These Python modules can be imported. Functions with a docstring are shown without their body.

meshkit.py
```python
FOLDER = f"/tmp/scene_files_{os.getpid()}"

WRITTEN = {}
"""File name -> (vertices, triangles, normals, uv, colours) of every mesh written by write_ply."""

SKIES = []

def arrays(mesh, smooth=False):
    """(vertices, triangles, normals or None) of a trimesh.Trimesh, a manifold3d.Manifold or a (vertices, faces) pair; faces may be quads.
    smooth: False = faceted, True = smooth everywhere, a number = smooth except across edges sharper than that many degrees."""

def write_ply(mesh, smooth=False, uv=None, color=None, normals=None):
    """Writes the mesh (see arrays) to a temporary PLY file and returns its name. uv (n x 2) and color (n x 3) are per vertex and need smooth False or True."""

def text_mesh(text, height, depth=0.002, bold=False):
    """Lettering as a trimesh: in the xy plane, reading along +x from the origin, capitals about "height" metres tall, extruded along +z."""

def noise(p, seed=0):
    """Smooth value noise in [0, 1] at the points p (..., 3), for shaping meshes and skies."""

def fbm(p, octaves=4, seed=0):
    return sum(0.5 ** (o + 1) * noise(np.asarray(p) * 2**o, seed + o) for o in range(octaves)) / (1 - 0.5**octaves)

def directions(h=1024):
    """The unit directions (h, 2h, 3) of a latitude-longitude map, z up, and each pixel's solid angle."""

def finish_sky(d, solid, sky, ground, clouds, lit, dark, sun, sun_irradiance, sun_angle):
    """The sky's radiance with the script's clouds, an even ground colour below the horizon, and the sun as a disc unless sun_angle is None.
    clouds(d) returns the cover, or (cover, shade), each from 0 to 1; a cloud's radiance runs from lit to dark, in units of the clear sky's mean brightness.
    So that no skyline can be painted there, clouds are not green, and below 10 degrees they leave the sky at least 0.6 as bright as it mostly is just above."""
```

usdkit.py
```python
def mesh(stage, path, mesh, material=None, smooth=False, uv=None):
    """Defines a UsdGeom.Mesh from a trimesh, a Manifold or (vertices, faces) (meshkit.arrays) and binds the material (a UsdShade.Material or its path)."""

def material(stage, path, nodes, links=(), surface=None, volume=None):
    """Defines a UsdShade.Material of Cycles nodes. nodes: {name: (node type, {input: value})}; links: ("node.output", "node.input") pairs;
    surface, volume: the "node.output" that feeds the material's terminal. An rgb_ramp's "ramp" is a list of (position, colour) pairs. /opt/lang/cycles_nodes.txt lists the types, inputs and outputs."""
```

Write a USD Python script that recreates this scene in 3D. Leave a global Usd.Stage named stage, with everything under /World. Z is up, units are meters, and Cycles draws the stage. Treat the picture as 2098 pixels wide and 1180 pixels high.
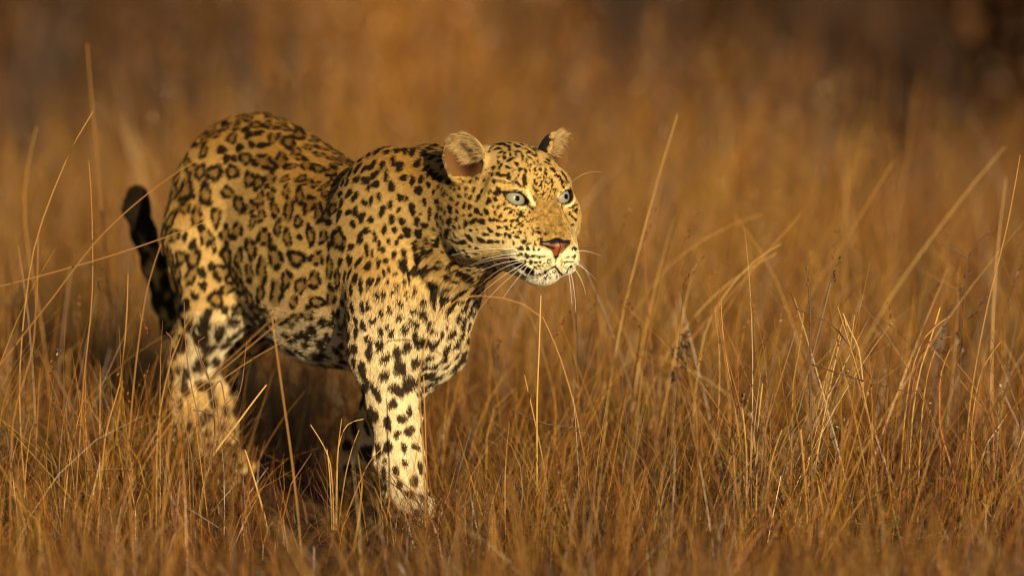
"""A leopard walking through dry golden grass in low evening sun."""
import math, random
import numpy as np, trimesh
from scipy.spatial import cKDTree
from pxr import Usd, UsdGeom, UsdLux, UsdShade, Gf, Sdf, Vt
import usdkit, meshkit

stage = Usd.Stage.CreateInMemory()
UsdGeom.SetStageUpAxis(stage, UsdGeom.Tokens.z); UsdGeom.SetStageMetersPerUnit(stage, 1.0)
UsdGeom.Xform.Define(stage, '/World'); UsdGeom.Scope.Define(stage, '/World/Looks')
RNG = np.random.default_rng(7)

# ------------------------------------------------------------------ camera: a long lens 13 m away, a little above the animal's back
E = math.radians(4.5); DIST = 13.0; TARGET = np.array([0, 0, .37])
CAM = TARGET + DIST * np.array([0, -math.cos(E), math.sin(E)])
FW, UP = np.array([0, math.cos(E), -math.sin(E)]), np.array([0, math.sin(E), math.cos(E)])
cam = UsdGeom.Camera.Define(stage, '/World/camera')
UsdGeom.Xformable(cam).AddTranslateOp().Set(Gf.Vec3d(*CAM))
UsdGeom.Xformable(cam).AddRotateXOp().Set(90 - math.degrees(E))
cam.CreateHorizontalApertureAttr(36.0); cam.CreateVerticalApertureAttr(36.0 * 575 / 1024)
cam.CreateFocalLengthAttr(36 * DIST / (2098 * .0008))
cam.CreateFStopAttr(2.4); cam.CreateFocusDistanceAttr(DIST - .27)
cam.CreateExposureAttr(0.32); cam.CreateClippingRangeAttr(Gf.Vec2f(.1, 20000))

# ------------------------------------------------------------------ light: low sun a little to the right behind the camera
SAZ, SEL = math.radians(15), math.radians(13)
SUN = np.array([math.sin(SAZ) * math.cos(SEL), -math.cos(SAZ) * math.cos(SEL), math.sin(SEL)])
sun = UsdLux.DistantLight.Define(stage, '/World/sun')
sun.CreateIntensityAttr(1.25); sun.CreateAngleAttr(.5); sun.CreateNormalizeAttr(True); sun.CreateColorAttr(Gf.Vec3f(1, .79, .47))
zax = SUN; xax = np.cross([0, 0, 1.], zax); xax /= np.linalg.norm(xax); yax = np.cross(zax, xax)
UsdGeom.Xformable(sun).AddTransformOp().Set(Gf.Matrix4d(*xax, 0, *yax, 0, *zax, 0, 0, 0, 0, 1))
dome = UsdLux.DomeLight.Define(stage, '/World/sky')
dome.GetPrim().SetCustomDataByKey('kind', 'structure')
skymat = usdkit.material(stage, '/World/Looks/sky', {
    'sky': ('sky_texture', {'sky_type': 'single_scattering', 'sun_disc': False, 'sun_elevation': SEL, 'sun_rotation': math.atan2(SUN[0], SUN[1])}),
    'bg': ('background_shader', {'strength': .05})}, [('sky.color', 'bg.color')], surface='bg.background')
UsdShade.MaterialBindingAPI.Apply(dome.GetPrim()).Bind(skymat)

# ------------------------------------------------------------------ helpers
TH = math.radians(55)                                          # the leopard walks to the right and towards the camera
AF, AL = np.array([math.cos(TH), -math.sin(TH), 0]), np.array([math.sin(TH), math.cos(TH), 0])
LO = np.array([-.19, 0, 0])
BASIS = np.stack([AF, AL, [0, 0, 1.]])                          # rows: the body's forward, left and up in the world
def W(p): return LO + np.asarray(p) @ BASIS                     # body frame -> world
def WD(v): return np.asarray(v) @ BASIS
def to_body(p): return (np.asarray(p) - LO) @ BASIS.T
def ray(x, y):                                                  # the line of sight through a pixel of the 2098 x 1180 photograph
    X = np.array([1., 0, 0]); d = DIST * FW + (x - 1049) * .0008 * X - (y - 590) * .0008 * UP
    return d / np.linalg.norm(d)
def at(x, y, Y):                                                # the point on that line at depth Y
    d = ray(x, y); return CAM + d * (Y - CAM[1]) / d[1]
def ground_at(x, Y): return np.array([(x - 1049) * .0008 * ((np.array([0, Y, 0]) - CAM) @ FW) / DIST, Y, 0.])

COUNT = {}
def numbered(parent, name):
    k = (parent, name); n = COUNT.get(k, -1) + 1; COUNT[k] = n
    return f'{parent}/{name}' + (f'_{n:03d}' if n else '')
def tag(prim, label=None, cat=None, group=None, kind=None):
    for k, v in (('label', label), ('category', cat), ('group', group), ('kind', kind)):
        if v: prim.SetCustomDataByKey(k, v)
    return prim
def thing(name, loc, **kw):
    x = UsdGeom.Xform.Define(stage, numbered('/World', name)); x.AddTranslateOp().Set(Gf.Vec3d(*map(float, loc)))
    kw['group'] = kw.get('group') or dict(grass_stalk='single grass stalks among the grass', shrub='dark shrubs far behind', green_herb='green herbs in the grass', twig='thin brown twigs').get(name)
    tag(x.GetPrim(), **kw); return x
def col_primvar(prim, col, interp='vertex'):
    UsdGeom.PrimvarsAPI(prim).CreatePrimvar('col', Sdf.ValueTypeNames.Color3fArray, interp).Set(Vt.Vec3fArray.FromNumpy(np.ascontiguousarray(col, np.float32)))
def mesh(parent, name, m, mat, smooth=False, col=None):
    g = usdkit.mesh(stage, numbered(str(parent.GetPath()) if hasattr(parent, 'GetPath') else parent, name), m, mat, smooth=smooth)
    if col is not None: col_primvar(g, col)
    return g
def curves(path, P, widths, mat, col=None, vert_col=None):
    """P: (n, k, 3) polylines."""
    n, k = P.shape[:2]
    c = UsdGeom.BasisCurves.Define(stage, path)
    c.CreateTypeAttr('linear'); c.CreateCurveVertexCountsAttr(Vt.IntArray.FromNumpy(np.full(n, k, np.int32)))
    c.CreatePointsAttr(Vt.Vec3fArray.FromNumpy(P.reshape(-1, 3).astype(np.float32)))
    c.CreateWidthsAttr(Vt.FloatArray.FromNumpy(np.ascontiguousarray(np.broadcast_to(widths, (n, k))).astype(np.float32).ravel())); c.SetWidthsInterpolation('vertex')
    if col is not None: col_primvar(c, col, 'uniform')
    UsdShade.MaterialBindingAPI.Apply(c.GetPrim()).Bind(mat)
    return c
def smoothstep(a, b, x):
    t = np.clip((x - a) / (b - a), 0, 1); return t * t * (3 - 2 * t)

# ------------------------------------------------------------------ materials
def look(name, nodes, links, surface): return usdkit.material(stage, '/World/Looks/' + name, nodes, links, surface=surface)
M_coat = look('coat', {'a': ('attribute', {'attribute': 'col'}), 'p': ('principled_bsdf', {'roughness': .7, 'specular_ior_level': .04})}, [('a.color', 'p.base_color')], 'p.BSDF')
M_fur = look('fur', {'a': ('attribute', {'attribute': 'col'}), 'p': ('principled_bsdf', {'roughness': .6, 'specular_ior_level': .05})}, [('a.color', 'p.base_color')], 'p.BSDF')
M_eye = look('eye', {'a': ('attribute', {'attribute': 'col'}), 'p': ('principled_bsdf', {'roughness': .35, 'coat_weight': .6, 'coat_roughness': .06})}, [('a.color', 'p.base_color')], 'p.BSDF')
M_pupil = look('pupil', {'p': ('principled_bsdf', {'base_color': (.004, .004, .004), 'roughness': .12, 'specular_ior_level': .12})}, [], 'p.BSDF')
M_nose = look('nose_skin', {'a': ('attribute', {'attribute': 'col'}), 'g': ('geometry', {}), 'v': ('voronoi_texture', {'scale': 700}), 'b': ('bump', {'strength': .4, 'distance': .0006}),
    'p': ('principled_bsdf', {'roughness': .38, 'specular_ior_level': .4})}, [('a.color', 'p.base_color'), ('g.position', 'v.vector'), ('v.distance', 'b.height'), ('b.normal', 'p.normal')], 'p.BSDF')
M_whisker = look('whisker', {'p': ('principled_bsdf', {'base_color': (.85, .80, .72), 'roughness': .35})}, [], 'p.BSDF')
M_dark_whisker = look('whisker_dark', {'p': ('principled_bsdf', {'base_color': (.03, .025, .02), 'roughness': .35})}, [], 'p.BSDF')
def straw(name, trans=.22, rough=.55):
    return look(name, {'a': ('attribute', {'attribute': 'col'}), 'p': ('diffuse_bsdf', {}), 't': ('translucent_bsdf', {}), 'x': ('mix_closure', {'fac': trans}), 'gl': ('glossy_bsdf', {'color': (1., 1., 1.), 'roughness': .42}), 'y': ('mix_closure', {'fac': .045})},
        [('a.color', 'p.color'), ('a.color', 't.color'), ('p.BSDF', 'x.closure1'), ('t.BSDF', 'x.closure2'), ('x.closure', 'y.closure1'), ('gl.BSDF', 'y.closure2')], 'y.closure')
M_straw = straw('straw')
M_stem = look('stem', {'a': ('attribute', {'attribute': 'col'}), 'p': ('principled_bsdf', {'roughness': .5, 'specular_ior_level': .4})}, [('a.color', 'p.base_color')], 'p.BSDF')
M_ground = look('soil', {'g': ('geometry', {}), 'n': ('noise_texture', {'scale': 3., 'detail': 8., 'roughness': .65}), 'n2': ('noise_texture', {'scale': 60., 'detail': 5., 'roughness': .7}),
    'r': ('rgb_ramp', {'ramp': [(.3, (.060, .034, .018)), (.5, (.115, .062, .028)), (.7, (.19, .105, .042))]}), 'r2': ('rgb_ramp', {'ramp': [(.35, (.45, .45, .45)), (.65, (1.3, 1.25, 1.2))]}),
    'mx': ('mix', {'mix_type': 'multiply', 'fac': 1.}), 'b': ('bump', {'strength': .8, 'distance': .02}), 'p': ('principled_bsdf', {'roughness': .95, 'specular_ior_level': .1})},
    [('g.position', 'n.vector'), ('g.position', 'n2.vector'), ('n.fac', 'r.fac'), ('n2.fac', 'r2.fac'), ('r.color', 'mx.color1'), ('r2.color', 'mx.color2'), ('mx.color', 'p.base_color'), ('n2.fac', 'b.height'), ('b.normal', 'p.normal')], 'p.BSDF')

# ------------------------------------------------------------------ ground
def make_ground():
    rings = np.concatenate([np.linspace(0, 6, 50), np.geomspace(6.3, 3000, 40)]); n = 96
    a = np.arange(n) / n * 2 * math.pi
    V = np.stack([np.outer(rings, np.cos(a)), np.outer(rings, np.sin(a)), np.zeros((len(rings), n))], -1).reshape(-1, 3)
    r = np.hypot(V[:, 0], V[:, 1])
    V[:, 2] = (meshkit.fbm(V * [.9, .9, 0] + 40, 3, 5) - .5) * .10 * smoothstep(.8, 3, r) + (meshkit.fbm(V * [6, 6, 0] + 9, 3, 3) - .5) * .012 - .012
    F = []
    for i in range(len(rings) - 1):
        k = np.arange(n); k2 = (k + 1) % n
        F.append(np.stack([i * n + k, (i + 1) * n + k, (i + 1) * n + k2, i * n + k2], 1))
    g = mesh('/World', 'ground', (V, np.vstack(F)), M_ground, smooth=True)
    tag(g.GetPrim(), kind='structure')
make_ground()
# ------------------------------------------------------------------ leopard shape: a signed distance field in the body's own frame (f forward, l left, z up)
def vlen(a): return np.sqrt(np.einsum('...i,...i->...', a, a))
def unit(a):
    a = np.asarray(a, float); return a / (np.linalg.norm(a, axis=-1, keepdims=True) + 1e-12)

class Cone:                                                    # a bone: sphere swept from p to q, radius r0 to r1
    def __init__(s, p, q, r0, r1, k=.025, flow=None, sq=1.0):
        s.p, s.q, s.r0, s.r1, s.k = np.array(p, float), np.array(q, float), r0, r1, k
        s.flow = unit(s.q - s.p) if flow is None else unit(flow)
        s.c = (s.p + s.q) / 2; s.R = np.linalg.norm(s.q - s.p) / 2 + max(r0, r1)
    def d(s, x):
        v = s.q - s.p; w = x - s.p
        t = np.clip(w @ v / (v @ v), 0, 1)
        return vlen(w - t[..., None] * v) - (s.r0 + (s.r1 - s.r0) * t)

class Ell:                                                     # an ellipsoid with its own axes (rows of M)
    def __init__(s, c, r, k=.025, flow=None, M=None):
        s.c, s.r, s.k = np.array(c, float), np.array(r, float), k
        s.M = np.eye(3) if M is None else np.array(M, float)
        s.R = max(r); s.flow = np.array([-1., 0, -.2]) if flow is None else unit(flow)
    def d(s, x):
        y = (x - s.c) @ s.M.T
        k0 = vlen(y / s.r); k1 = vlen(y / s.r ** 2)
        return k0 * (k0 - 1) / np.maximum(k1, 1e-6)

def smin(a, b, k):
    h = np.maximum(k - np.abs(a - b), 0) / k
    return np.minimum(a, b) - h * h * k * .25

BACK = (-1, 0, -.25)
DOWN = (-.1, 0, -1)
HC = np.array([.349, -.003, .517])                             # centre of the head
HY = math.radians(-5)                                          # the head is turned a little to its right
HR = np.array([[math.cos(HY), -math.sin(HY), 0], [math.sin(HY), math.cos(HY), 0], [0, 0, 1]])   # columns: forward, left, up
def H(a, b, c): return HC + HR @ np.array([b, a, c])           # a left, b forward, c up
def HV(a, b, c): return HR @ np.array([b, a, c])

def body_parts():
    P = []
    # trunk
    P += [Ell((-.02, 0, .393), (.19, .112, .160), .05, BACK), Ell((-.19, 0, .395), (.23, .124, .168), .06, BACK),
          Ell((-.34, 0, .455), (.18, .104, .150), .05, BACK), Ell((-.445, 0, .505), (.115, .092, .118), .05, BACK),
          Cone((-.40, 0, .585), (-.49, 0, .560), .046, .050, .05, BACK), Cone((-.33, 0, .562), (-.14, 0, .490), .05, .05, .05, BACK),
          Ell((.035, 0, .345), (.100, .080, .125), .05, (-.5, 0, -.8))]
    # neck and throat
    P += [Cone((.03, 0, .488), (.26, -.002, .520), .108, .088, .05, (-1, 0, -.15)), Cone((.04, 0, .40), (.25, 0, .480), .085, .066, .04, (-.8, 0, -.6)),
          Cone((.065, 0, .29), (.085, 0, .41), .058, .068, .04, (-.4, 0, -.9))]
    for s in (-1, 1):                                          # shoulder blades, upper arms
        o = 0 if s < 0 else -.045
        P += [Ell((.055 + o, s * .066, .488), (.085, .042, .118), .055, (-.8, 0, -.6), M=rot_y(20)), Ell((.08 + 1.3 * o, s * .074, .375 if s < 0 else .39), (.080, .045, .10 if s < 0 else .08), .05, (-.5, 0, -.9))]
    n, f = -1, 1
    # near foreleg, planted
    P += [Cone((.10, n * .080, .37), (.085, n * .086, .275), .064, .053, .03, DOWN), Cone((.088, n * .084, .285), (.115, n * .082, .19), .052, .042, .025, DOWN),
          Cone((.115, n * .082, .19), (.132, n * .08, .10), .042, .036, .02, DOWN), Cone((.132, n * .08, .10), (.148, n * .079, .045), .036, .033, .015, DOWN)]
    P += paw((.16, n * .079, .027), 0)
    # far foreleg, swung back
    P += [Cone((.015, f * .072, .37), (-.01, f * .08, .275), .055, .054, .03, DOWN), Cone((-.01, f * .08, .275), (-.135, f * .075, .17), .052, .038, .025, DOWN),
          Cone((-.135, f * .075, .17), (-.215, f * .072, .085), .037, .032, .02, DOWN), Cone((-.215, f * .072, .085), (-.228, f * .072, .045), .032, .03, .015, DOWN)]
    P += paw((-.208, f * .072, .027), 0)
    # near hind leg
    P += [Ell((-.455, n * .062, .455), (.085, .052, .135), .04, (-.5, 0, -.9)), Cone((-.488, n * .058, .50), (-.487, n * .066, .29), .05, .042, .03, DOWN), Cone((-.445, n * .07, .43), (-.405, n * .078, .325), .085, .060, .035, (-.2, 0, -1)),
          Cone((-.415, n * .078, .325), (-.50, n * .076, .215), .058, .038, .025, DOWN), Cone((-.495, n * .076, .235), (-.515, n * .074, .165), .037, .033, .02, DOWN),
          Cone((-.515, n * .074, .165), (-.475, n * .073, .05), .034, .031, .015, DOWN)]
    P += paw((-.45, n * .073, .027), 0)
    # far hind leg, pushing off behind
    P += [Ell((-.485, f * .062, .46), (.105, .052, .13), .04, (-.5, 0, -.9)), Cone((-.49, f * .068, .44), (-.46, f * .075, .325), .082, .056, .035, DOWN),
          Cone((-.46, f * .075, .325), (-.615, f * .075, .22), .055, .037, .025, DOWN), Cone((-.615, f * .075, .22), (-.655, f * .075, .165), .036, .032, .02, DOWN),
          Cone((-.655, f * .075, .165), (-.648, f * .073, .05), .033, .03, .015, DOWN)]
    P += paw((-.625, f * .073, .027), 0)
    # tail: down behind the hind legs, its tip turned up and back
    T = [(-.52, 0, .545), (-.585, 0, .49), (-.61, .0, .40), (-.62, .0, .31), (-.64, .0, .255), (-.67, -.003, .255), (-.695, -.006, .30), (-.725, -.008, .36), (-.755, -.01, .415), (-.778, -.01, .455), (-.785, -.005, .475)]
    R = [.04, .030, .025, .022, .019, .018, .017, .017, .018, .019, .018]
    P += [Cone(T[i], T[i + 1], R[i], R[i + 1], .015) for i in range(len(T) - 1)]
    return P

def rot_y(deg):
    a = math.radians(deg); return np.array([[math.cos(a), 0, -math.sin(a)], [0, 1, 0], [math.sin(a), 0, math.cos(a)]])

def paw(c, yaw):
    c = np.array(c, float)
    out = [Ell(c + (-.005, 0, .004), (.045, .036, .026), .015, (1, 0, -.4))]
    for i, y in enumerate((-.026, -.009, .009, .026)):
        x = .036 if abs(y) < .02 else .028
        out.append(Cone(c + (x - .02, y, .004), c + (x, y * 1.08, -.006), .0125, .0115, .006, (1, 0, -.3)))
    return out

NOSE = H(0, .16, -.045)
def head_parts():
    P = []
    def E(c, r, k=.02, M=None): e = Ell(H(*c), (r[1], r[0], r[2]), k, M=HR.T if M is None else M); e.flow = None; P.append(e)
    def C(p, q, r0, r1, k=.015): c = Cone(H(*p), H(*q), r0, r1, k); c.flow = None; P.append(c)
    E((0, -.015, .032), (.077, .090, .076)); E((0, .035, .047), (.054, .048, .044), .025)
    for s in (-1, 1): C((s * .015, .052, .017), (s * .011, .100, -.044), .030, .025, .02)   # bridge of the nose
    for s in (-1, 1):
        E((s * .054, .005, -.02), (.042, .062, .055), .025)     # cheeks
        E((s * .054, .045, .0), (.030, .034, .032), .02)       # cheek bones
        C((s * .040, .040, -.025), (s * .030, .080, -.052), .038, .031, .025)  # sides of the muzzle
        E((s * .062, -.035, -.015), (.036, .05, .062), .025)    # ruff
        C((s * .030, .062, .047), (s * .057, .042, .045), .018, .016, .018)   # brows
        E((s * .0250, .090, -.0715), (.0325, .037, .0275), .011)     # whisker pads
    C((0, .00, -.055), (0, .07, -.088), .048, .026, .02)        # lower jaw
    E((0, .080, -.098), (.024, .027, .0150), .007)               # chin
    return P

def ear_frames():
    for s in (-1, 1):
        yaw = math.radians(50 if s < 0 else 38)
        e = HV(s * math.sin(yaw), math.cos(yaw), .05); side = HV(s * math.cos(yaw), -math.sin(yaw), 0)
        up = unit(HV(0, 0, .88) + side * .47); up = unit(up - e * (up @ e) / (e @ e)); e = unit(e)
        yield s, H(-.079 if s < 0 else .087, -.026, .081), np.cross(up, e), up, e   # side, centre, across, up, facing

def ear_d(x):
    out = None
    for s, c, ax, up, e in ear_frames():
        y = np.stack([(x - c) @ ax, (x - c) @ up, (x - c) @ e], -1)
        def el(y, r):
            r = np.array(r); k0 = vlen(y / r); return k0 * (k0 - 1) / np.maximum(vlen(y / r ** 2), 1e-6)
        o = el(y, (.0355 if s < 0 else .031, .0435, .030)); i = el(y - (0, -.004, .015), (.0312 if s < 0 else .0270, .0392, .030))
        wob = .0022 * (np.sin(y[..., 0] * 210 + 1.3 * s) * np.sin(y[..., 1] * 170 + .7) + .6 * np.sin(y[..., 0] * 390 + y[..., 1] * 330))
        d = np.maximum(np.maximum(o, -i), y[..., 2] - .010 - wob)
        out = d if out is None else np.minimum(out, d)
    return out

EYE_R = .0182
LENS = (.0262, .0170)                                         # radius and offset of the two arcs of the eyelids
def eye_frames():
    for s in (-1, 1):
        yaw = math.radians(14)
        g = unit(HV(s * math.sin(yaw), math.cos(yaw), .06))
        tilt = math.radians(17)
        rt = unit(np.cross(g, [0, 0, 1.])); up = np.cross(rt, g)       # rt: the animal's right
        o = -s                                                       # +rt is outward for the right eye (s = -1)
        ax = rt * math.cos(tilt) * o + up * math.sin(tilt)           # from the inner to the outer corner, rising
        ay = np.cross(g, ax) * 1.0
        if ay[2] < 0: ay = -ay
        yield s, H(s * .0405, .0590, .0235), g, ax, ay

MOUTH = None
def head_d(x, parts):
    d = None
    for p in parts:
        a = p.d(x); d = a if d is None else smin(d, a, p.k)
    for s, c, g, ax, ay in eye_frames():
        d = smin(d, vlen(x - c) - (EYE_R + .0035), .014)
    d = smin(d, ear_d(x), .008)
    for s, c, g, ax, ay in eye_frames():
        y = x - c; u, v, w = y @ ax, y @ ay, y @ g
        R, off = LENS
        lens = np.maximum(np.sqrt(u ** 2 + (v - off) ** 2), np.sqrt(u ** 2 + (v + off) ** 2)) - R
        cut = np.maximum(lens, -w)
        d = np.maximum(d, -cut)
    return d

def distance(x, parts, hparts, sel=None):
    """x: (blocks, n, 3); each part is evaluated only on the blocks near it."""
    d = np.full(x.shape[:2], .3, np.float32)
    cen = x.mean(1); half = np.linalg.norm(x[:, 0] - x[:, -1], axis=1).max() / 2
    for p in parts:
        m = vlen(cen - p.c) < p.R + half + p.k + .03
        if m.any(): d[m] = smin(d[m], p.d(x[m]).astype(np.float32), p.k)
    m = vlen(cen - HC) < .21 + half
    if m.any(): d[m] = smin(d[m], head_d(x[m], hparts).astype(np.float32), .03)
    return d

def surface_nets(lo, hi, h, fn, B=8):
    """A mesh of the zero set of fn over a box: coarse blocks first, fine samples only in those that the surface crosses."""
    n = np.ceil((np.array(hi) - lo) / (h * B)).astype(int)
    g = np.stack(np.meshgrid(*[np.arange(k) for k in n], indexing='ij'), -1).reshape(-1, 3)
    cen = lo + (g + .5) * B * h
    dc = fn(cen[:, None, :] + np.zeros((1, 1, 3)))[:, 0]
    near = np.abs(dc) < B * h * .87 * 1.5 + .004
    F = np.empty(n * B + 1, np.float32)
    sign = np.where(dc < 0, -1, 1).reshape(n).astype(np.float32)
    F[:-1, :-1, :-1] = sign.repeat(B, 0).repeat(B, 1).repeat(B, 2); F[-1] = F[:, -1] = F[:, :, -1] = 1
    off = np.stack(np.meshgrid(*[np.arange(B)] * 3, indexing='ij'), -1).reshape(-1, 3)
    blocks = g[near]
    for i in range(0, len(blocks), 1500):
        b = blocks[i:i + 1500]
        idx = b[:, None, :] * B + off[None]
        v = fn(lo + idx * h)
        F[idx[..., 0], idx[..., 1], idx[..., 2]] = v
    S = F < 0
    cell = np.zeros(np.array(S.shape) - 1, np.uint8)
    for a, b, c in np.ndindex(2, 2, 2): cell += S[a:S.shape[0] - 1 + a, b:S.shape[1] - 1 + b, c:S.shape[2] - 1 + c]
    ci = np.argwhere((cell > 0) & (cell < 8))
    num = np.full(cell.shape, -1, np.int32); num[ci[:, 0], ci[:, 1], ci[:, 2]] = np.arange(len(ci))
    acc = np.zeros((len(ci), 3)); cnt = np.zeros(len(ci))
    corners = list(np.ndindex(2, 2, 2))
    val = {c: F[ci[:, 0] + c[0], ci[:, 1] + c[1], ci[:, 2] + c[2]] for c in corners}
    for p in corners:
        for ax in range(3):
            if p[ax]: continue
            q = list(p); q[ax] = 1; q = tuple(q)
            a, b = val[p], val[q]; m = (a < 0) != (b < 0)
            t = np.where(m, a / np.where(m, a - b, 1), 0)
            pos = np.array(p, float)[None] + 0 * acc; pos[:, ax] = t
            acc += np.where(m[:, None], pos, 0); cnt += m
    V = lo + (ci + acc / cnt[:, None]) * h
    Q = []
    for ax in range(3):
        a = [slice(None)] * 3; b = [slice(None)] * 3; a[ax] = slice(0, -1); b[ax] = slice(1, None)
        A, Bn = S[tuple(a)], S[tuple(b)]
        e = np.argwhere(A != Bn); e = e[(e[:, (ax + 1) % 3] > 0) & (e[:, (ax + 2) % 3] > 0)]
        e = e[(e[:, (ax + 1) % 3] < cell.shape[(ax + 1) % 3]) & (e[:, (ax + 2) % 3] < cell.shape[(ax + 2) % 3])]
        u = np.eye(3, dtype=int)[(ax + 1) % 3]; w = np.eye(3, dtype=int)[(ax + 2) % 3]
        q = [e, e - u, e - u - w, e - w]
        q = np.stack([num[k[:, 0], k[:, 1], k[:, 2]] for k in q], 1)
        inside = A[e[:, 0], e[:, 1], e[:, 2]]
        q[~inside] = q[~inside][:, ::-1]
        Q.append(q)
    Q = np.vstack(Q)
    return V, Q[(Q >= 0).all(1)]

def relax(V, Q, n=2, lam=.5):
    """A little smoothing of the net without shrinking it."""
    e = np.vstack([Q[:, [0, 1]], Q[:, [1, 2]], Q[:, [2, 3]], Q[:, [3, 0]]])
    e = np.vstack([e, e[:, ::-1]])
    deg = np.bincount(e[:, 0], minlength=len(V)).astype(float)
    for k in range(n):
        for s in (lam, -lam * 1.04):
            m = np.stack([np.bincount(e[:, 0], V[e[:, 1], a], len(V)) for a in range(3)], 1) / np.maximum(deg, 1)[:, None]
            V = V + s * (m - V)
    return V

def build_body(h):
    parts, hparts = body_parts(), head_parts()
    lo, hi = np.array([-.86, -.19, -.02]), np.array([.56, .19, .70])
    V, Q = surface_nets(lo, hi, h, lambda x: distance(x, parts, hparts))
    return relax(V, Q), Q, parts, hparts
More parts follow.
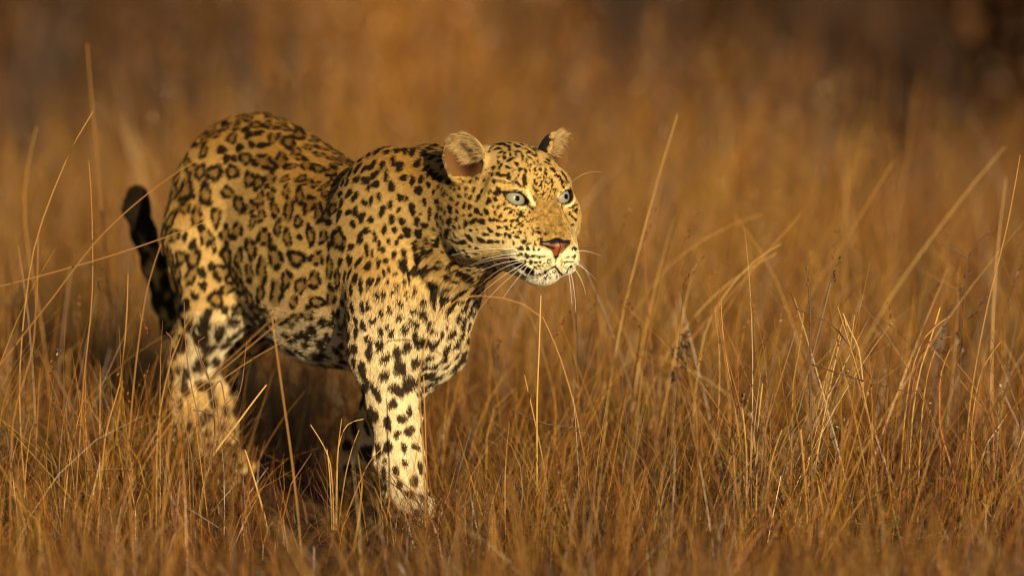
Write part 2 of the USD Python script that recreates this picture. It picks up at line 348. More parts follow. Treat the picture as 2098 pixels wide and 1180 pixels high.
# ------------------------------------------------------------------ the coat: where the spots, rosettes and lines of this animal's fur lie.
# Lists of (x, y, half length, half width, tilt in degrees), read off enlarged parts of the photograph: (left, top, enlargement, kind, list).
# Each is laid on the modelled skin below and stays there as a mark in 3D.
MARKS = [
(940, 380, 9.83, 'S', [(310,95,55,25,60),(240,240,50,25,70),(160,215,40,20,75),(390,250,75,40,60),(465,115,50,30,60),(625,135,45,25,80),(795,75,45,40,60),(750,165,55,45),(905,140,50,40),(735,280,50,35,70),(600,325,55,55),(230,440,60,30,65),(120,420,60,30,90),(360,515,50,60),(555,535,60,50,-50),(450,590,32,27),(230,600,40,35),(120,600,30,18,90),(145,780,70,35,90),(290,725,75,45,55),(465,735,75,50,-40),(690,425,25,25),(790,440,45,28,90),(735,555,40,35,-40),(845,620,45,32,60),(655,705,50,40),(760,700,45,28,-30),(850,730,30,18),(945,705,50,28,45),(1075,710,45,28,20),(1175,700,45,35,20),(810,845,50,38,-20),(905,375,45,28,50),(945,475,35,30),(1010,465,35,25,20),(1050,540,50,28,50),(1110,505,25,18,30),(1050,815,32,28),(1130,855,35,25,40),(940,830,35,22,-20),(985,880,45,30,-20),(645,915,55,38,-15),(535,985,55,40,-10),(800,985,48,38),(935,995,32,48),(1035,1025,32,48),(1090,950,25,30),(1165,1035,50,30,-20),(1220,935,40,35),(1235,770,35,25,60),(1255,625,50,28,30),(240,895,38,20),(375,895,22,18),(215,1060,75,45,-40),(450,1110,75,45,-25),(620,1135,70,42,-10),(775,1140,55,25,-15),(895,1150,30,25,-30),(1110,1155,25,25),(1320,1140,40,40),(1160,565,25,15,40),(1095,610,20,14,40),(1330,640,22,14,40),(1375,740,22,14,30),(1270,830,28,16,30),(1380,830,20,12,30),(100,1150,70,40,10)]),
(1000, 280, 9.835, 'S', [(70,180,70,30,15),(285,155,100,30,-5),(430,230,35,55),(190,250,75,22,10),(240,320,60,16,12),(335,335,38,25),(325,430,45,28,25),(455,360,22,38),(455,465,75,30,30),(200,520,40,30,60),(250,610,55,28,60),(410,625,55,28,-10),(100,630,35,30,30),(585,560,45,40,40),(650,665,42,42),(520,690,28,25,30),(565,370,50,20,-60),(690,410,65,24,-75),(600,300,60,20),(600,200,75,20,-20),(690,165,40,10,-10),(760,255,55,16,-15),(820,320,45,25),(900,240,60,12,-20),(950,290,60,14,-15),(1010,260,60,20,-25),(935,390,60,16,-35),(985,370,40,16,-60),(850,430,60,16,-40),(790,490,45,18,70),(920,540,50,15,-70),(1000,500,30,22),(1220,480,60,20,-25),(1210,540,65,20,-25),(1265,450,40,14,-30),(1190,330,45,28,-20),(820,590,25,18,40),(865,580,20,24),(755,700,32,45,40),(850,680,20,42),(975,620,50,14,60),(1080,580,60,12,-20),(940,670,30,22,40),(1055,670,38,28,-40),(1165,670,25,25),(1155,740,28,35),(1300,670,70,24,-30),(730,870,45,95),(760,1000,22,50),(595,810,55,22,60),(500,930,75,25,10),(610,950,80,22,-35),(430,830,45,35,40),(380,770,60,30,30),(280,790,60,35,20),(200,750,40,35,40),(90,780,35,30),(130,910,50,38,55),(260,905,55,18,20),(345,920,25,14,20),(30,740,30,15),(960,760,45,16,-10),(1000,840,18,30),(1050,820,20,18),(1115,830,18,30),(1170,830,20,18),(940,920,22,45),(990,950,22,30),(1065,960,25,50),(1300,900,50,20,-60),(1380,800,45,20,-40),(1450,820,60,18,-45),(1540,800,100,14,-55),(1480,880,40,16,-40),(1600,900,60,14,-50),(1190,930,14,30),(1255,935,25,14),(1495,920,25,35),(1580,940,40,16,-20),(920,1050,14,42),(970,1100,28,35),(1070,1040,16,28),(1140,1000,12,25),(1200,1050,16,30),(1280,1050,28,20,-30),(1360,1070,14,30),(1030,1100,12,22),(1110,1130,25,14,50),(1240,1100,12,22),(1340,1140,12,24),(1290,980,14,24),(1430,600,30,12,-60),(1350,700,25,14,-40)]),
(1020, 370, 10.73, 'S', [(980,290,60,18,25),(870,330,18,20),(1150,250,12,30),(1240,270,12,35),(1140,330,12,22),(1200,330,18,14),(930,370,25,10,60),(1110,360,12,25),(1180,400,10,20),(1650,560,90,22,10),(1600,600,70,14,-15),(1720,650,40,40),(1690,680,60,18,-30),(1590,740,60,14,-25),(1640,800,70,20,-35),(1720,860,35,30),(1640,970,35,25),(1560,690,40,10,-20),(20,250,60,60)]),
(1040, 470, 9.077, 'S', [(210,355,45,30),(275,365,32,32),(375,365,42,38),(485,365,32,35),(570,375,28,25),(385,270,30,22),(495,270,18,20),(230,480,60,25),(370,500,55,40),(480,505,42,35),(585,510,45,28,-10),(660,515,22,18),(710,518,15,12),(300,600,60,25),(430,610,50,28),(535,608,38,25),(610,612,28,22),(680,618,22,18),(745,622,20,16),(808,605,16,16),(760,565,18,12),(795,565,10,10),(500,695,35,22),(575,685,25,22),(650,680,18,15),(712,682,12,12),(770,660,10,12),(535,735,22,18),(460,750,28,20),(620,740,12,10),(480,790,35,18),(1080,510,14,14),(1130,520,22,18),(1200,520,20,30),(1245,500,20,35),(990,605,12,14),(1025,620,16,12),(1065,620,16,14),(1110,610,16,14),(1160,610,30,14),(1200,605,25,18),(1015,555,10,10),(1060,560,10,12),(1000,660,10,12),(1035,680,12,8),(1105,690,10,12),(1210,360,22,35),(1260,370,22,38),(1165,700,45,22,35),(630,830,18,18),(690,885,24,20),(730,845,22,16,40),(785,810,18,14),(790,870,12,14),(880,780,14,25),(905,850,12,28),(760,870,10,10),(480,880,12,10),(695,795,35,12,10),(560,885,12,10),(840,770,14,12),(565,70,18,20),(605,95,20,16,-40),(640,125,16,14),(700,80,20,28),(1050,95,12,10)]),
(680, 280, 2.36, 'S', [(330,145,30,22,30),(350,200,18,22),(390,215,15,25),(415,130,25,18,30),(450,75,20,18),(390,80,16,22),(390,350,18,35),(480,370,12,35),(420,470,20,32),(410,525,28,22),(450,430,20,18),(580,355,14,25),(575,415,16,18),(565,470,14,22),(520,510,14,30),(495,545,16,12),(350,560,18,20),(300,570,12,24),(510,630,35,12),(595,610,25,14),(565,670,25,15),(595,560,30,10),(525,600,18,10),(400,740,12,22),(360,760,14,14),(330,800,20,18),(440,795,25,14,-35),(395,835,22,15,-30),(325,865,18,22),(280,830,14,18),(400,895,30,16,-20),(465,880,28,14,-35),(485,930,35,14,-25),(355,925,25,22),(195,885,18,22),(240,850,14,24),(265,905,12,18),(285,950,15,25),(235,935,14,30),(150,915,18,28),(250,755,14,20),(290,755,10,10),(220,760,12,28),(185,700,18,26),(270,705,12,16),(310,720,14,18),(350,700,14,12),(225,610,12,28),(260,600,14,18),(275,640,10,18),(310,660,10,14),(175,625,20,28),(225,685,10,22),(250,660,10,18),(140,720,14,38),(145,820,12,30),(175,810,12,24),(215,230,18,24),(180,245,12,22),(265,190,14,32),(290,240,16,35),(245,140,14,28),(165,210,20,26,50),(160,320,16,20),(190,310,12,26),(230,290,12,24),(285,330,14,24),(330,295,14,26),(360,300,10,18),(325,355,12,14),(290,400,14,30),(340,410,18,24),(255,450,14,26),(210,480,12,28),(190,400,16,22),(305,450,14,20),(335,485,12,16),(275,505,12,16),(315,510,10,18),(230,525,12,26),(170,545,12,34),(195,560,10,20),(250,545,10,20),(450,315,12,22),(430,375,8,10),(515,320,12,16),(550,285,12,14),(500,270,10,16),(470,235,14,18),(420,260,20,28),(515,390,10,20),(540,355,8,10),(300,120,16,24),(355,70,16,18),(320,70,22,14,30),(270,75,24,12,30),(530,205,18,22),(570,225,14,18),(650,665,40,14,-20),(560,860,10,16),(535,945,12,20),(560,910,8,12),(500,815,8,14),(530,830,8,12)]),
(460, 380, 3.105, 'R', [(95,120,35,65),(165,140,40,50),(235,195,30,50),(180,230,25,50),(320,155,35,50),(410,160,40,65),(470,230,25,55),(545,120,50,60),(605,180,40,60),(690,145,35,40),(80,290,45,60),(255,330,45,70),(340,270,30,55),(400,330,32,60),(550,320,32,75),(630,330,32,50),(725,340,45,85),(170,405,42,75),(325,460,50,85),(460,465,55,65),(590,465,45,60),(670,520,30,70),(240,540,42,85),(160,560,35,60),(395,600,34,75),(485,635,38,60),(575,605,50,55),(680,700,40,60),(335,680,55,80),(230,690,35,55),(440,745,35,40),(590,740,55,45),(540,810,40,50),(450,850,50,45),(720,590,25,60),(480,70,35,60),(395,40,30,45),(300,60,30,45),(230,90,30,60)]),
(460, 380, 3.105, 'S', [(665,235,20,25),(480,330,22,20),(640,870,30,30),(575,920,35,40),(670,960,30,25),(380,860,30,24),(480,960,34,24),(530,1010,30,20),(700,880,20,26),(760,1020,26,20)]),
(330, 200, 3.278, 'R', [(480,275,40,40),(690,430,75,60),(570,410,45,50),(480,500,45,60),(195,460,45,60),(265,500,35,65),(290,360,35,45),(170,620,60,80),(300,650,55,75),(370,800,45,65),(240,800,50,70),(300,930,50,70),(90,920,40,50),(160,740,40,50),(355,990,22,50),(810,430,60,55),(980,450,50,45),(860,300,60,45),(1060,480,50,35),(1150,500,55,35),(930,250,55,40),(760,270,50,35)]),
(330, 200, 3.278, 'S', [(410,350,30,36),(530,335,32,26),(610,315,28,22),(690,320,50,24,10),(440,410,28,30),(490,410,22,26),(360,170,22,30,60),(430,170,22,24),(230,310,22,30,50),(160,930,22,27),(215,660,22,24),(215,985,26,42),(180,320,22,18,50),(120,400,30,16),(570,215,30,24,30),(660,240,45,16,15),(590,255,26,26,40)]),
(230, 350, 1.686, 'S', [(305,570,25,30),(370,550,22,30),(305,660,30,35),(245,690,28,30),(370,650,28,18,-20),(400,710,15,20),(320,740,35,25,15),(240,590,22,36),(270,525,18,22),(330,490,15,20),(310,350,18,18),(265,955,15,18),(310,1000,15,20),(320,850,20,30),(390,820,15,20),(230,800,18,22),(315,395,18,14,30),(345,330,18,14,30),(285,430,16,14),(240,470,16,18),(205,500,12,20),(390,480,12,16),(270,880,14,18)]),
(540, 560, 2.361, 'S', [(525,680,28,50),(490,545,25,35),(545,570,22,58,15),(645,560,40,30,-35),(660,450,40,34,-30),(700,530,38,45),(775,325,48,28,-15),(805,400,22,22),(735,420,22,30),(585,485,25,32),(625,630,28,25,-30),(670,700,32,20,-10),(600,720,20,40),(645,775,20,20),(705,760,32,22),(735,835,22,20),(680,840,15,30),(550,850,22,35),(600,835,22,40),(590,900,12,14),(685,915,18,20),(640,950,20,25),(705,665,18,25),(760,570,28,22),(580,960,15,35),(500,745,16,40,20)]),
]
_r = random.Random(4)                                          # fine dark ticks below the eyes and on the brow
MARKS.append((0, 0, 1., 'S', [(x, y, _r.uniform(1.3, 2.6), _r.uniform(.7, 1.2), _r.uniform(15, 60)) for x, y in [(_r.uniform(1058, 1112), _r.uniform(428, 505)) for _ in range(150)] if abs((x - 1056) * .9 - (y - 428) * .45) < 26]
    + [(x, y, _r.uniform(1.2, 2.4), _r.uniform(.7, 1.1), 90 + _r.uniform(-25, 25)) for x, y in [(_r.uniform(1092, 1152), _r.uniform(352, 412)) for _ in range(70)]]))
DARK, BROWN = (.007, .005, .004), (.018, .009, .006)
CREAM, WHITE, GOLD = (.80, .64, .33), (.80, .72, .56), (.66, .38, .10)
# Lines: (left, top, enlargement, width, colour, points)
LINES = [
(1020, 370, 10.73, 75, CREAM, [(640,200),(690,330),(740,430),(800,530)]),
(1020, 370, 10.73, 36, GOLD, [(610,140),(650,190)]),
(1020, 370, 10.73, 44, CREAM, [(140,350),(220,430),(330,510),(450,570),(590,610)]),
(1020, 370, 10.73, 22, (.66,.46,.20), [(240,185),(400,172),(530,222)]),
(1020, 370, 10.73, 18, BROWN, [(130,400),(240,490),(370,560),(480,590)]),
(1020, 370, 10.73, 56, DARK, [(560,430),(640,520),(720,590),(775,635)]),
(1020, 370, 10.73, 40, DARK, [(240,245),(120,270),(30,280)]),
(1020, 370, 10.73, 34, DARK, [(250,235),(400,215),(520,255),(580,330)]),
(1020, 370, 10.73, 56, CREAM, [(1690,330),(1695,430),(1610,540),(1480,585)]),
(1020, 370, 10.73, 46, CREAM, [(1330,300),(1335,400),(1370,520)]),
(1020, 370, 10.73, 30, GOLD, [(1370,90),(1345,200)]),
(1020, 370, 10.73, 30, CREAM, [(1430,210),(1560,145)]),
(1020, 370, 10.73, 34, DARK, [(1590,230),(1690,285)]),
(1020, 370, 10.73, 30, DARK, [(1395,500),(1410,620),(1470,760),(1540,880)]),
(1020, 370, 10.73, 26, BROWN, [(1490,940),(1570,1080),(1640,1180)]),
(1020, 370, 10.73, 16, BROWN, [(1545,900),(1620,1020),(1670,1150)]),
(1040, 470, 9.077, 170, DARK, [(60,595),(200,660),(330,735),(420,780)]),
(1040, 470, 9.077, 80, DARK, [(180,770),(330,850)]),
(1040, 470, 9.077, 46, DARK, [(885,690),(820,725),(700,775),(580,815),(470,835)]),
(1040, 470, 9.077, 46, DARK, [(885,690),(940,760),(1030,825),(1100,790),(1170,700)]),
(1040, 470, 9.077, 24, DARK, [(905,480),(900,560),(885,690)]),
(1040, 470, 9.077, 40, BROWN, [(905,470),(905,500)]),
(1040, 470, 9.077, 30, DARK, [(615,215),(700,275),(820,325),(860,430),(900,480)]),
(1040, 470, 9.077, 22, DARK, [(720,235),(800,205),(900,225),(1000,245),(1100,220),(1180,215)]),
(1040, 470, 9.077, 16, DARK, [(1190,250),(1090,330),(1010,420),(930,480)]),
(680, 280, 2.36, 24, DARK, [(445,572),(410,605),(420,650),(450,690),(485,740)]),
(680, 280, 2.36, 24, DARK, [(480,700),(540,765),(600,792),(640,790)]),
(680, 280, 2.36, 18, DARK, [(325,600),(365,640),(375,695)]),
]

class Coat:
    def __init__(s, V, N, T, parts):
        s.tm = trimesh.Trimesh(V, T, process=False)
        s.N = N; s.V = V
        s.Wn = lambda n: WD(n)
        s.view = to_body(CAM[None])[0]
        C, A, K, R = [], [], [], []                            # marks read off the photograph
        Xb, Ub = np.array([1., 0, 0]) @ BASIS.T, UP @ BASIS.T
        def cast(px):
            d = np.array([ray(x, y) for x, y in px]); o = np.repeat(CAM[None], len(d), 0)
            loc, ri, ti = s.tm.ray.intersects_location(to_body(o), d @ BASIS.T, multiple_hits=False)
            out = np.full((len(d), 3), np.nan); out[ri] = loc
            return out
        rows = [(ox + m[0] / k, oy + m[1] / k, m[2] / k, m[3] / k, m[4] if len(m) > 4 else 0, kind) for ox, oy, k, kind, L in MARKS for m in L]
        hit = cast([r[:2] for r in rows])
        for r, c in zip(rows, hit):
            if np.isnan(c[0]): continue
            m = .0008 * ((W(c) - CAM) @ FW) / DIST
            a = math.radians(r[4]); e1 = Xb * math.cos(a) + Ub * math.sin(a); e2 = -Xb * math.sin(a) + Ub * math.cos(a)
            g = 1.32 if r[1] < 600 and r[0] > 940 else 1.05 if r[0] > 720 else (1.12 if r[5] == 'R' else 1.04 if r[1] > 690 else 1.15)
            C.append(c); A.append([e1 / (m * r[2] * g), e2 / (m * r[3] * g)]); K.append(r[5]); R.append(m * max(r[2], r[3]))
        s.mC, s.mA, s.mR = np.array(C), np.array(A), np.array(R); s.mRose = np.array([k == 'R' for k in K])
        s.mtree = cKDTree(s.mC)
        s.lines = []
        for ox, oy, k, w, col, pts in LINES:
            pts = np.array([(ox + x / k, oy + y / k) for x, y in pts], float)
            t = np.linspace(0, len(pts) - 1, max(8, int(np.abs(np.diff(pts, axis=0)).sum() / 1.5)))
            px = np.stack([np.interp(t, np.arange(len(pts)), pts[:, i]) for i in (0, 1)], 1)
            h = cast(px); h = h[~np.isnan(h[:, 0])]
            if len(h): s.lines.append((cKDTree(h), w / k / 2 * .0008 * .98, col))
        # the rest of the coat: spots and rosettes scattered so that they keep their distance
        rng = np.random.default_rng(3)
        pts, fi = trimesh.sample.sample_surface(s.tm, 45000, seed=5); pts = np.array(pts, float).view(np.ndarray)
        n = np.array(s.tm.face_normals).view(np.ndarray)[fi]
        rad, sp, rose = s.plan(pts, n)
        tree = [s.mC]; acc, accr = list(s.mC), list(s.mR * .85 + np.where(s.mRose, .0058, .002))
        facing = np.einsum('ij,ij->i', n, unit(s.view - pts)) > .05
        inhead = s.in_head(pts)
        hb = s.head_coords(pts)
        skip = inhead & facing & (hb[:, 1] > -.06) & ~((hb[:, 1] < .02) & (s.mtree.query(pts)[0] > .010))
        cellsz = .06; grid = {}
        def put(p, r): grid.setdefault(tuple(np.floor(p / cellsz).astype(int)), []).append((p, r))
        for p, r in zip(acc, accr): put(p, r)
        keep = []
        cells = np.floor(pts / cellsz).astype(int)
        for i in range(len(pts)):
            if skip[i]: continue
            c = cells[i]; p = pts[i]; ok = True
            for dx, dy, dz in np.ndindex(3, 3, 3):
                for q, r in grid.get((c[0] + dx - 1, c[1] + dy - 1, c[2] + dz - 1), ()):
                    d = p - q
                    lim = (sp[i] + r * 2) / 2
                    if d @ d < lim * lim: ok = False; break
                if not ok: break
            if ok: put(p, sp[i] / 2); keep.append(i)
        k = np.array(keep)
        s.pC, s.pR, s.pRose = pts[k], rad[k] * rng.uniform(.85, 1.15, len(k)), rose[k]
        nn = n[k]; fl = flow_at(s.pC, nn, parts)
        sd = np.cross(nn, fl); a = rng.normal(0, .35, len(k))[:, None]
        e1 = fl * np.cos(a) + sd * np.sin(a); e2 = np.cross(nn, e1); el = rng.uniform(1.0, 1.45, len(k))
        s.pA = np.stack([e1 / (s.pR * el ** .5)[:, None], e2 / (s.pR / el ** .5)[:, None]], 1)
        s.ptree = cKDTree(s.pC)
        nm = len(s.mC) + len(s.pC)
        s.seed = rng.uniform(0, 6.28, (nm, 3)); s.lobes = rng.integers(2, 5, nm); s.gap = rng.uniform(-.95, -.35, nm)

    def in_head(s, p):
        q = s.head_coords(p)
        return (q[:, 1] > -.10) & (np.linalg.norm(q / (.125, .16, .16), axis=1) < 1)
    def head_coords(s, p):
        q = (p - HC) @ HR; return np.stack([q[:, 1], q[:, 0], q[:, 2]], 1)   # left, forward, up

    def plan(s, p, n):
        f, l, z = p.T
        rad, sp, rose = np.full(len(p), .0180), np.full(len(p), .0264), np.ones(len(p), bool)
        def put(m, r, d, k): rad[m], sp[m], rose[m] = r, d, k
        top = n[:, 2] > .55
        put(top & (f < .0), .0124, .0192, True)
        put((f > -.03) & (z > .2), .0096, .0185, False)
        put((f > -.03) & (z <= .25), .0140, .0275, False)
        put((f > -.30) & (z <= .11), .0085, .020, False)
        put((f <= -.03) & (f > -.36) & (z < .30), .0150, .029, False)
        put((f <= -.36) & (z < .34), .0152, .029, False)
        put((f <= -.36) & (z < .10), .0085, .021, False)
        put((f < -.655) | ((f < -.57) & (np.abs(l) < .035)), .017, .027, False)
        h = s.in_head(p); put(h, .0045, .0115, False)
        return rad, sp, rose

    def blob(s, d, A, i, rose):
        u = np.einsum('nk,njk->nj', d, A)
        ph = np.arctan2(u[:, 1], u[:, 0]); rho = np.hypot(u[:, 0], u[:, 1])
        sd = s.seed[i]
        rho = rho * (1 + .16 * np.sin(2 * ph + sd[:, 0]) + .10 * np.sin(3 * ph + sd[:, 1]) + .05 * np.sin(5 * ph + sd[:, 2]))
        solid = 1 - smoothstep(.80, 1.05, rho)
        ring = smoothstep(.32, .48, rho) * solid * smoothstep(s.gap[i] - .35, s.gap[i] + .1, np.cos(s.lobes[i] * ph + sd[:, 2]))
        fill = 1 - smoothstep(.70, .95, rho)
        return np.where(rose, ring, solid), np.where(rose, fill, 0)

    def __call__(s, p, n, ear_in=None):
        N = len(p); f, l, z = p.T
        # ground colours
        belly = smoothstep(.05, -.75, n[:, 2]) * smoothstep(.40, .28, z)
        col = np.empty((N, 3)); tawny, sandy, cream = np.array((.29, .152, .033)), np.array((.51, .335, .118)), np.array((.75, .64, .42))
        up = smoothstep(-.1, .75, n[:, 2])[:, None]
        col[:] = sandy * (1 - up) + tawny * up
        b = np.clip(np.maximum(belly, smoothstep(.33, .20, z) * .08 + smoothstep(.02, .14, f) * smoothstep(.42, .30, z) * .6), 0, 1)[:, None]
        col = col * (1 - b) + cream * b
        q = s.head_coords(p); a_, b_, c_ = q.T
        hd = smoothstep(-.10, -.05, b_) * s.in_head(p)
        hc = np.empty((N, 3)); hc[:] = (.47, .30, .095)
        def mix(w, c): hc[:] = hc * (1 - w[:, None]) + np.array(c) * w[:, None]
        mix(smoothstep(-.005, -.05, c_) * smoothstep(.02, .05, np.abs(a_)), (.62, .47, .21))
        bridge = smoothstep(.036, .018, np.abs(a_)) * smoothstep(.06, .08, b_) * smoothstep(.045, .015, c_)
        mix(bridge, (.27, .16, .045))
        pad = smoothstep(-.046, -.054, c_ + .35 * np.maximum(0, .030 - np.abs(a_))) * smoothstep(.060, .085, b_); mix(pad, (.78, .66, .38))
        mix(smoothstep(-.082, -.092, c_) * smoothstep(.035, .06, b_), WHITE)
        mix(smoothstep(-.06, -.085, c_) * smoothstep(.06, .03, b_), (.55, .40, .22))
        col = col * (1 - hd[:, None]) + hc * hd[:, None]
        wp = p + .0013 * (np.stack([meshkit.noise(p * 260 + 17 * i, i) for i in range(3)], 1) - .5) * 2
        dark = np.zeros(N); fill = np.zeros(N)
        for tree, C, A, R, rose, off, k in ((s.ptree, s.pC, s.pA, s.pR, s.pRose, len(s.mC), 3), (s.mtree, s.mC, s.mA, s.mR, s.mRose, 0, 8)):
            dist, idx = tree.query(wp, k=k)
            for j in range(k):
                i = idx[:, j]; d = wp - C[i]
                lim = dist[:, j] < R[i] * (1.6 if off else 2.4) + .004
                if off == 0: lim &= np.einsum('ij,ij->i', n, unit(s.view - p)) > .0
                if not lim.any(): continue
                w = np.where(lim)[0]
                g, fl = s.blob(d[w], A[i[w]], i[w] + off, rose[i[w]])
                dark[w] = np.maximum(dark[w], g); fill[w] = np.maximum(fill[w], fl)
        tick = meshkit.noise(p * 420, 31); tick2 = meshkit.noise(p * 190, 33)
        col *= (1 + (.55 * (tick - .5) + .36 * (tick2 - .5)) * (1 + hd * .5 + hd * bridge * .8))[:, None]
        col *= (1 - fill * .44)[:, None] * np.array([1., .93, .80]) ** fill[:, None]
        warm = np.where(hd > .5, 0, smoothstep(.15, .30, f))[:, None] * 0
        # tail: black tip, pale below the very end
        tail = smoothstep(-.69, -.72, f)
        tip = tail * smoothstep(.38, .42, z); dark = np.maximum(dark, tip * smoothstep(.492, .486, z))
        ink = np.array(DARK) * np.ones((N, 3)); leg = smoothstep(.34, .25, z)[:, None]; ink = ink * (1 - leg) + np.array((.020, .010, .006)) * leg
        col = col * (1 - dark[:, None] * .97) + ink * dark[:, None] * .97
        # ears: black behind with a pale spot, buff rim and inside
        for sd, c, ax, upv, e in ear_frames():
            y = p - c; X, Y, Zf = y @ ax, y @ upv, y @ e
            near = (vlen(y) < .062) & (Y > -.030) & (np.abs(X) < .05) & (c_ > .055)
            rim = np.hypot(X / .037, Y / .046)
            inner = near & ((n @ e) > .15) & (Zf < .012) & (rim < .98)
            back = near & ((n @ e) < -.1) & (Y > -.015) & (rim > .3)
            deep = smoothstep(.85, .2, rim)[:, None]
            col[inner] = (np.array((.17, .085, .032)) * (1 - deep) + np.array((.035, .012, .006)) * deep)[inner]
            bk = smoothstep(.95, .80, Y / .046 + .15) ; col[back] = (np.array((.02, .016, .014)) * bk[:, None] + np.array((.55, .42, .25)) * (1 - bk[:, None]))[back]
            edge = near & (rim > .86) & (Zf > -.012) & (Y > -.035); col[edge] = (.50, .34, .13)
        # drawn lines of the face and neck
        lp = p + (wp - p) * .35
        for t, w, c in sorted(s.lines, key=lambda x: -sum(x[2])):
            d, _ = t.query(lp, distance_upper_bound=w * 2.2)
            k = np.where(np.isfinite(d), 1 - smoothstep(w * .75, w * 1.15, np.where(np.isfinite(d), d, 9)), 0)[:, None]
            col = col * (1 - k) + np.array(c) * k
        for sd, c, g, ax, ay in eye_frames():
            y = p - c; u, v, w = y @ ax, y @ ay, y @ g
            lens = np.maximum(np.hypot(u, v - LENS[1]), np.hypot(u, v + LENS[1])) - LENS[0]
            k = (1 - smoothstep(.0012, .0030, lens))[:, None] * (w > 0)[:, None] * (vlen(y) < .045)[:, None]
            col = col * (1 - k) + np.array((.02, .012, .010)) * k
        return np.clip(col, .004, .9)

def flow_at(p, n, parts):
    """Which way the hair lies: from the nose backwards over the head, backwards and down over the body and legs."""
    acc = np.zeros_like(p); wsum = np.zeros(len(p))
    for q in parts:
        m = vlen(p - q.c) < q.R + .06
        if not m.any(): continue
        w = np.exp(-np.maximum(q.d(p[m]), -.02) / .012); acc[m] += w[:, None] * q.flow; wsum[m] += w
    fl = acc / np.maximum(wsum, 1e-9)[:, None]
    h = smoothstep(.17, .12, vlen(p - HC))[:, None]
    fl = fl * (1 - h) + unit(p - NOSE) * h
    fl = fl - n * np.einsum('ij,ij->i', fl, n)[:, None]
    return unit(fl + 1e-6)
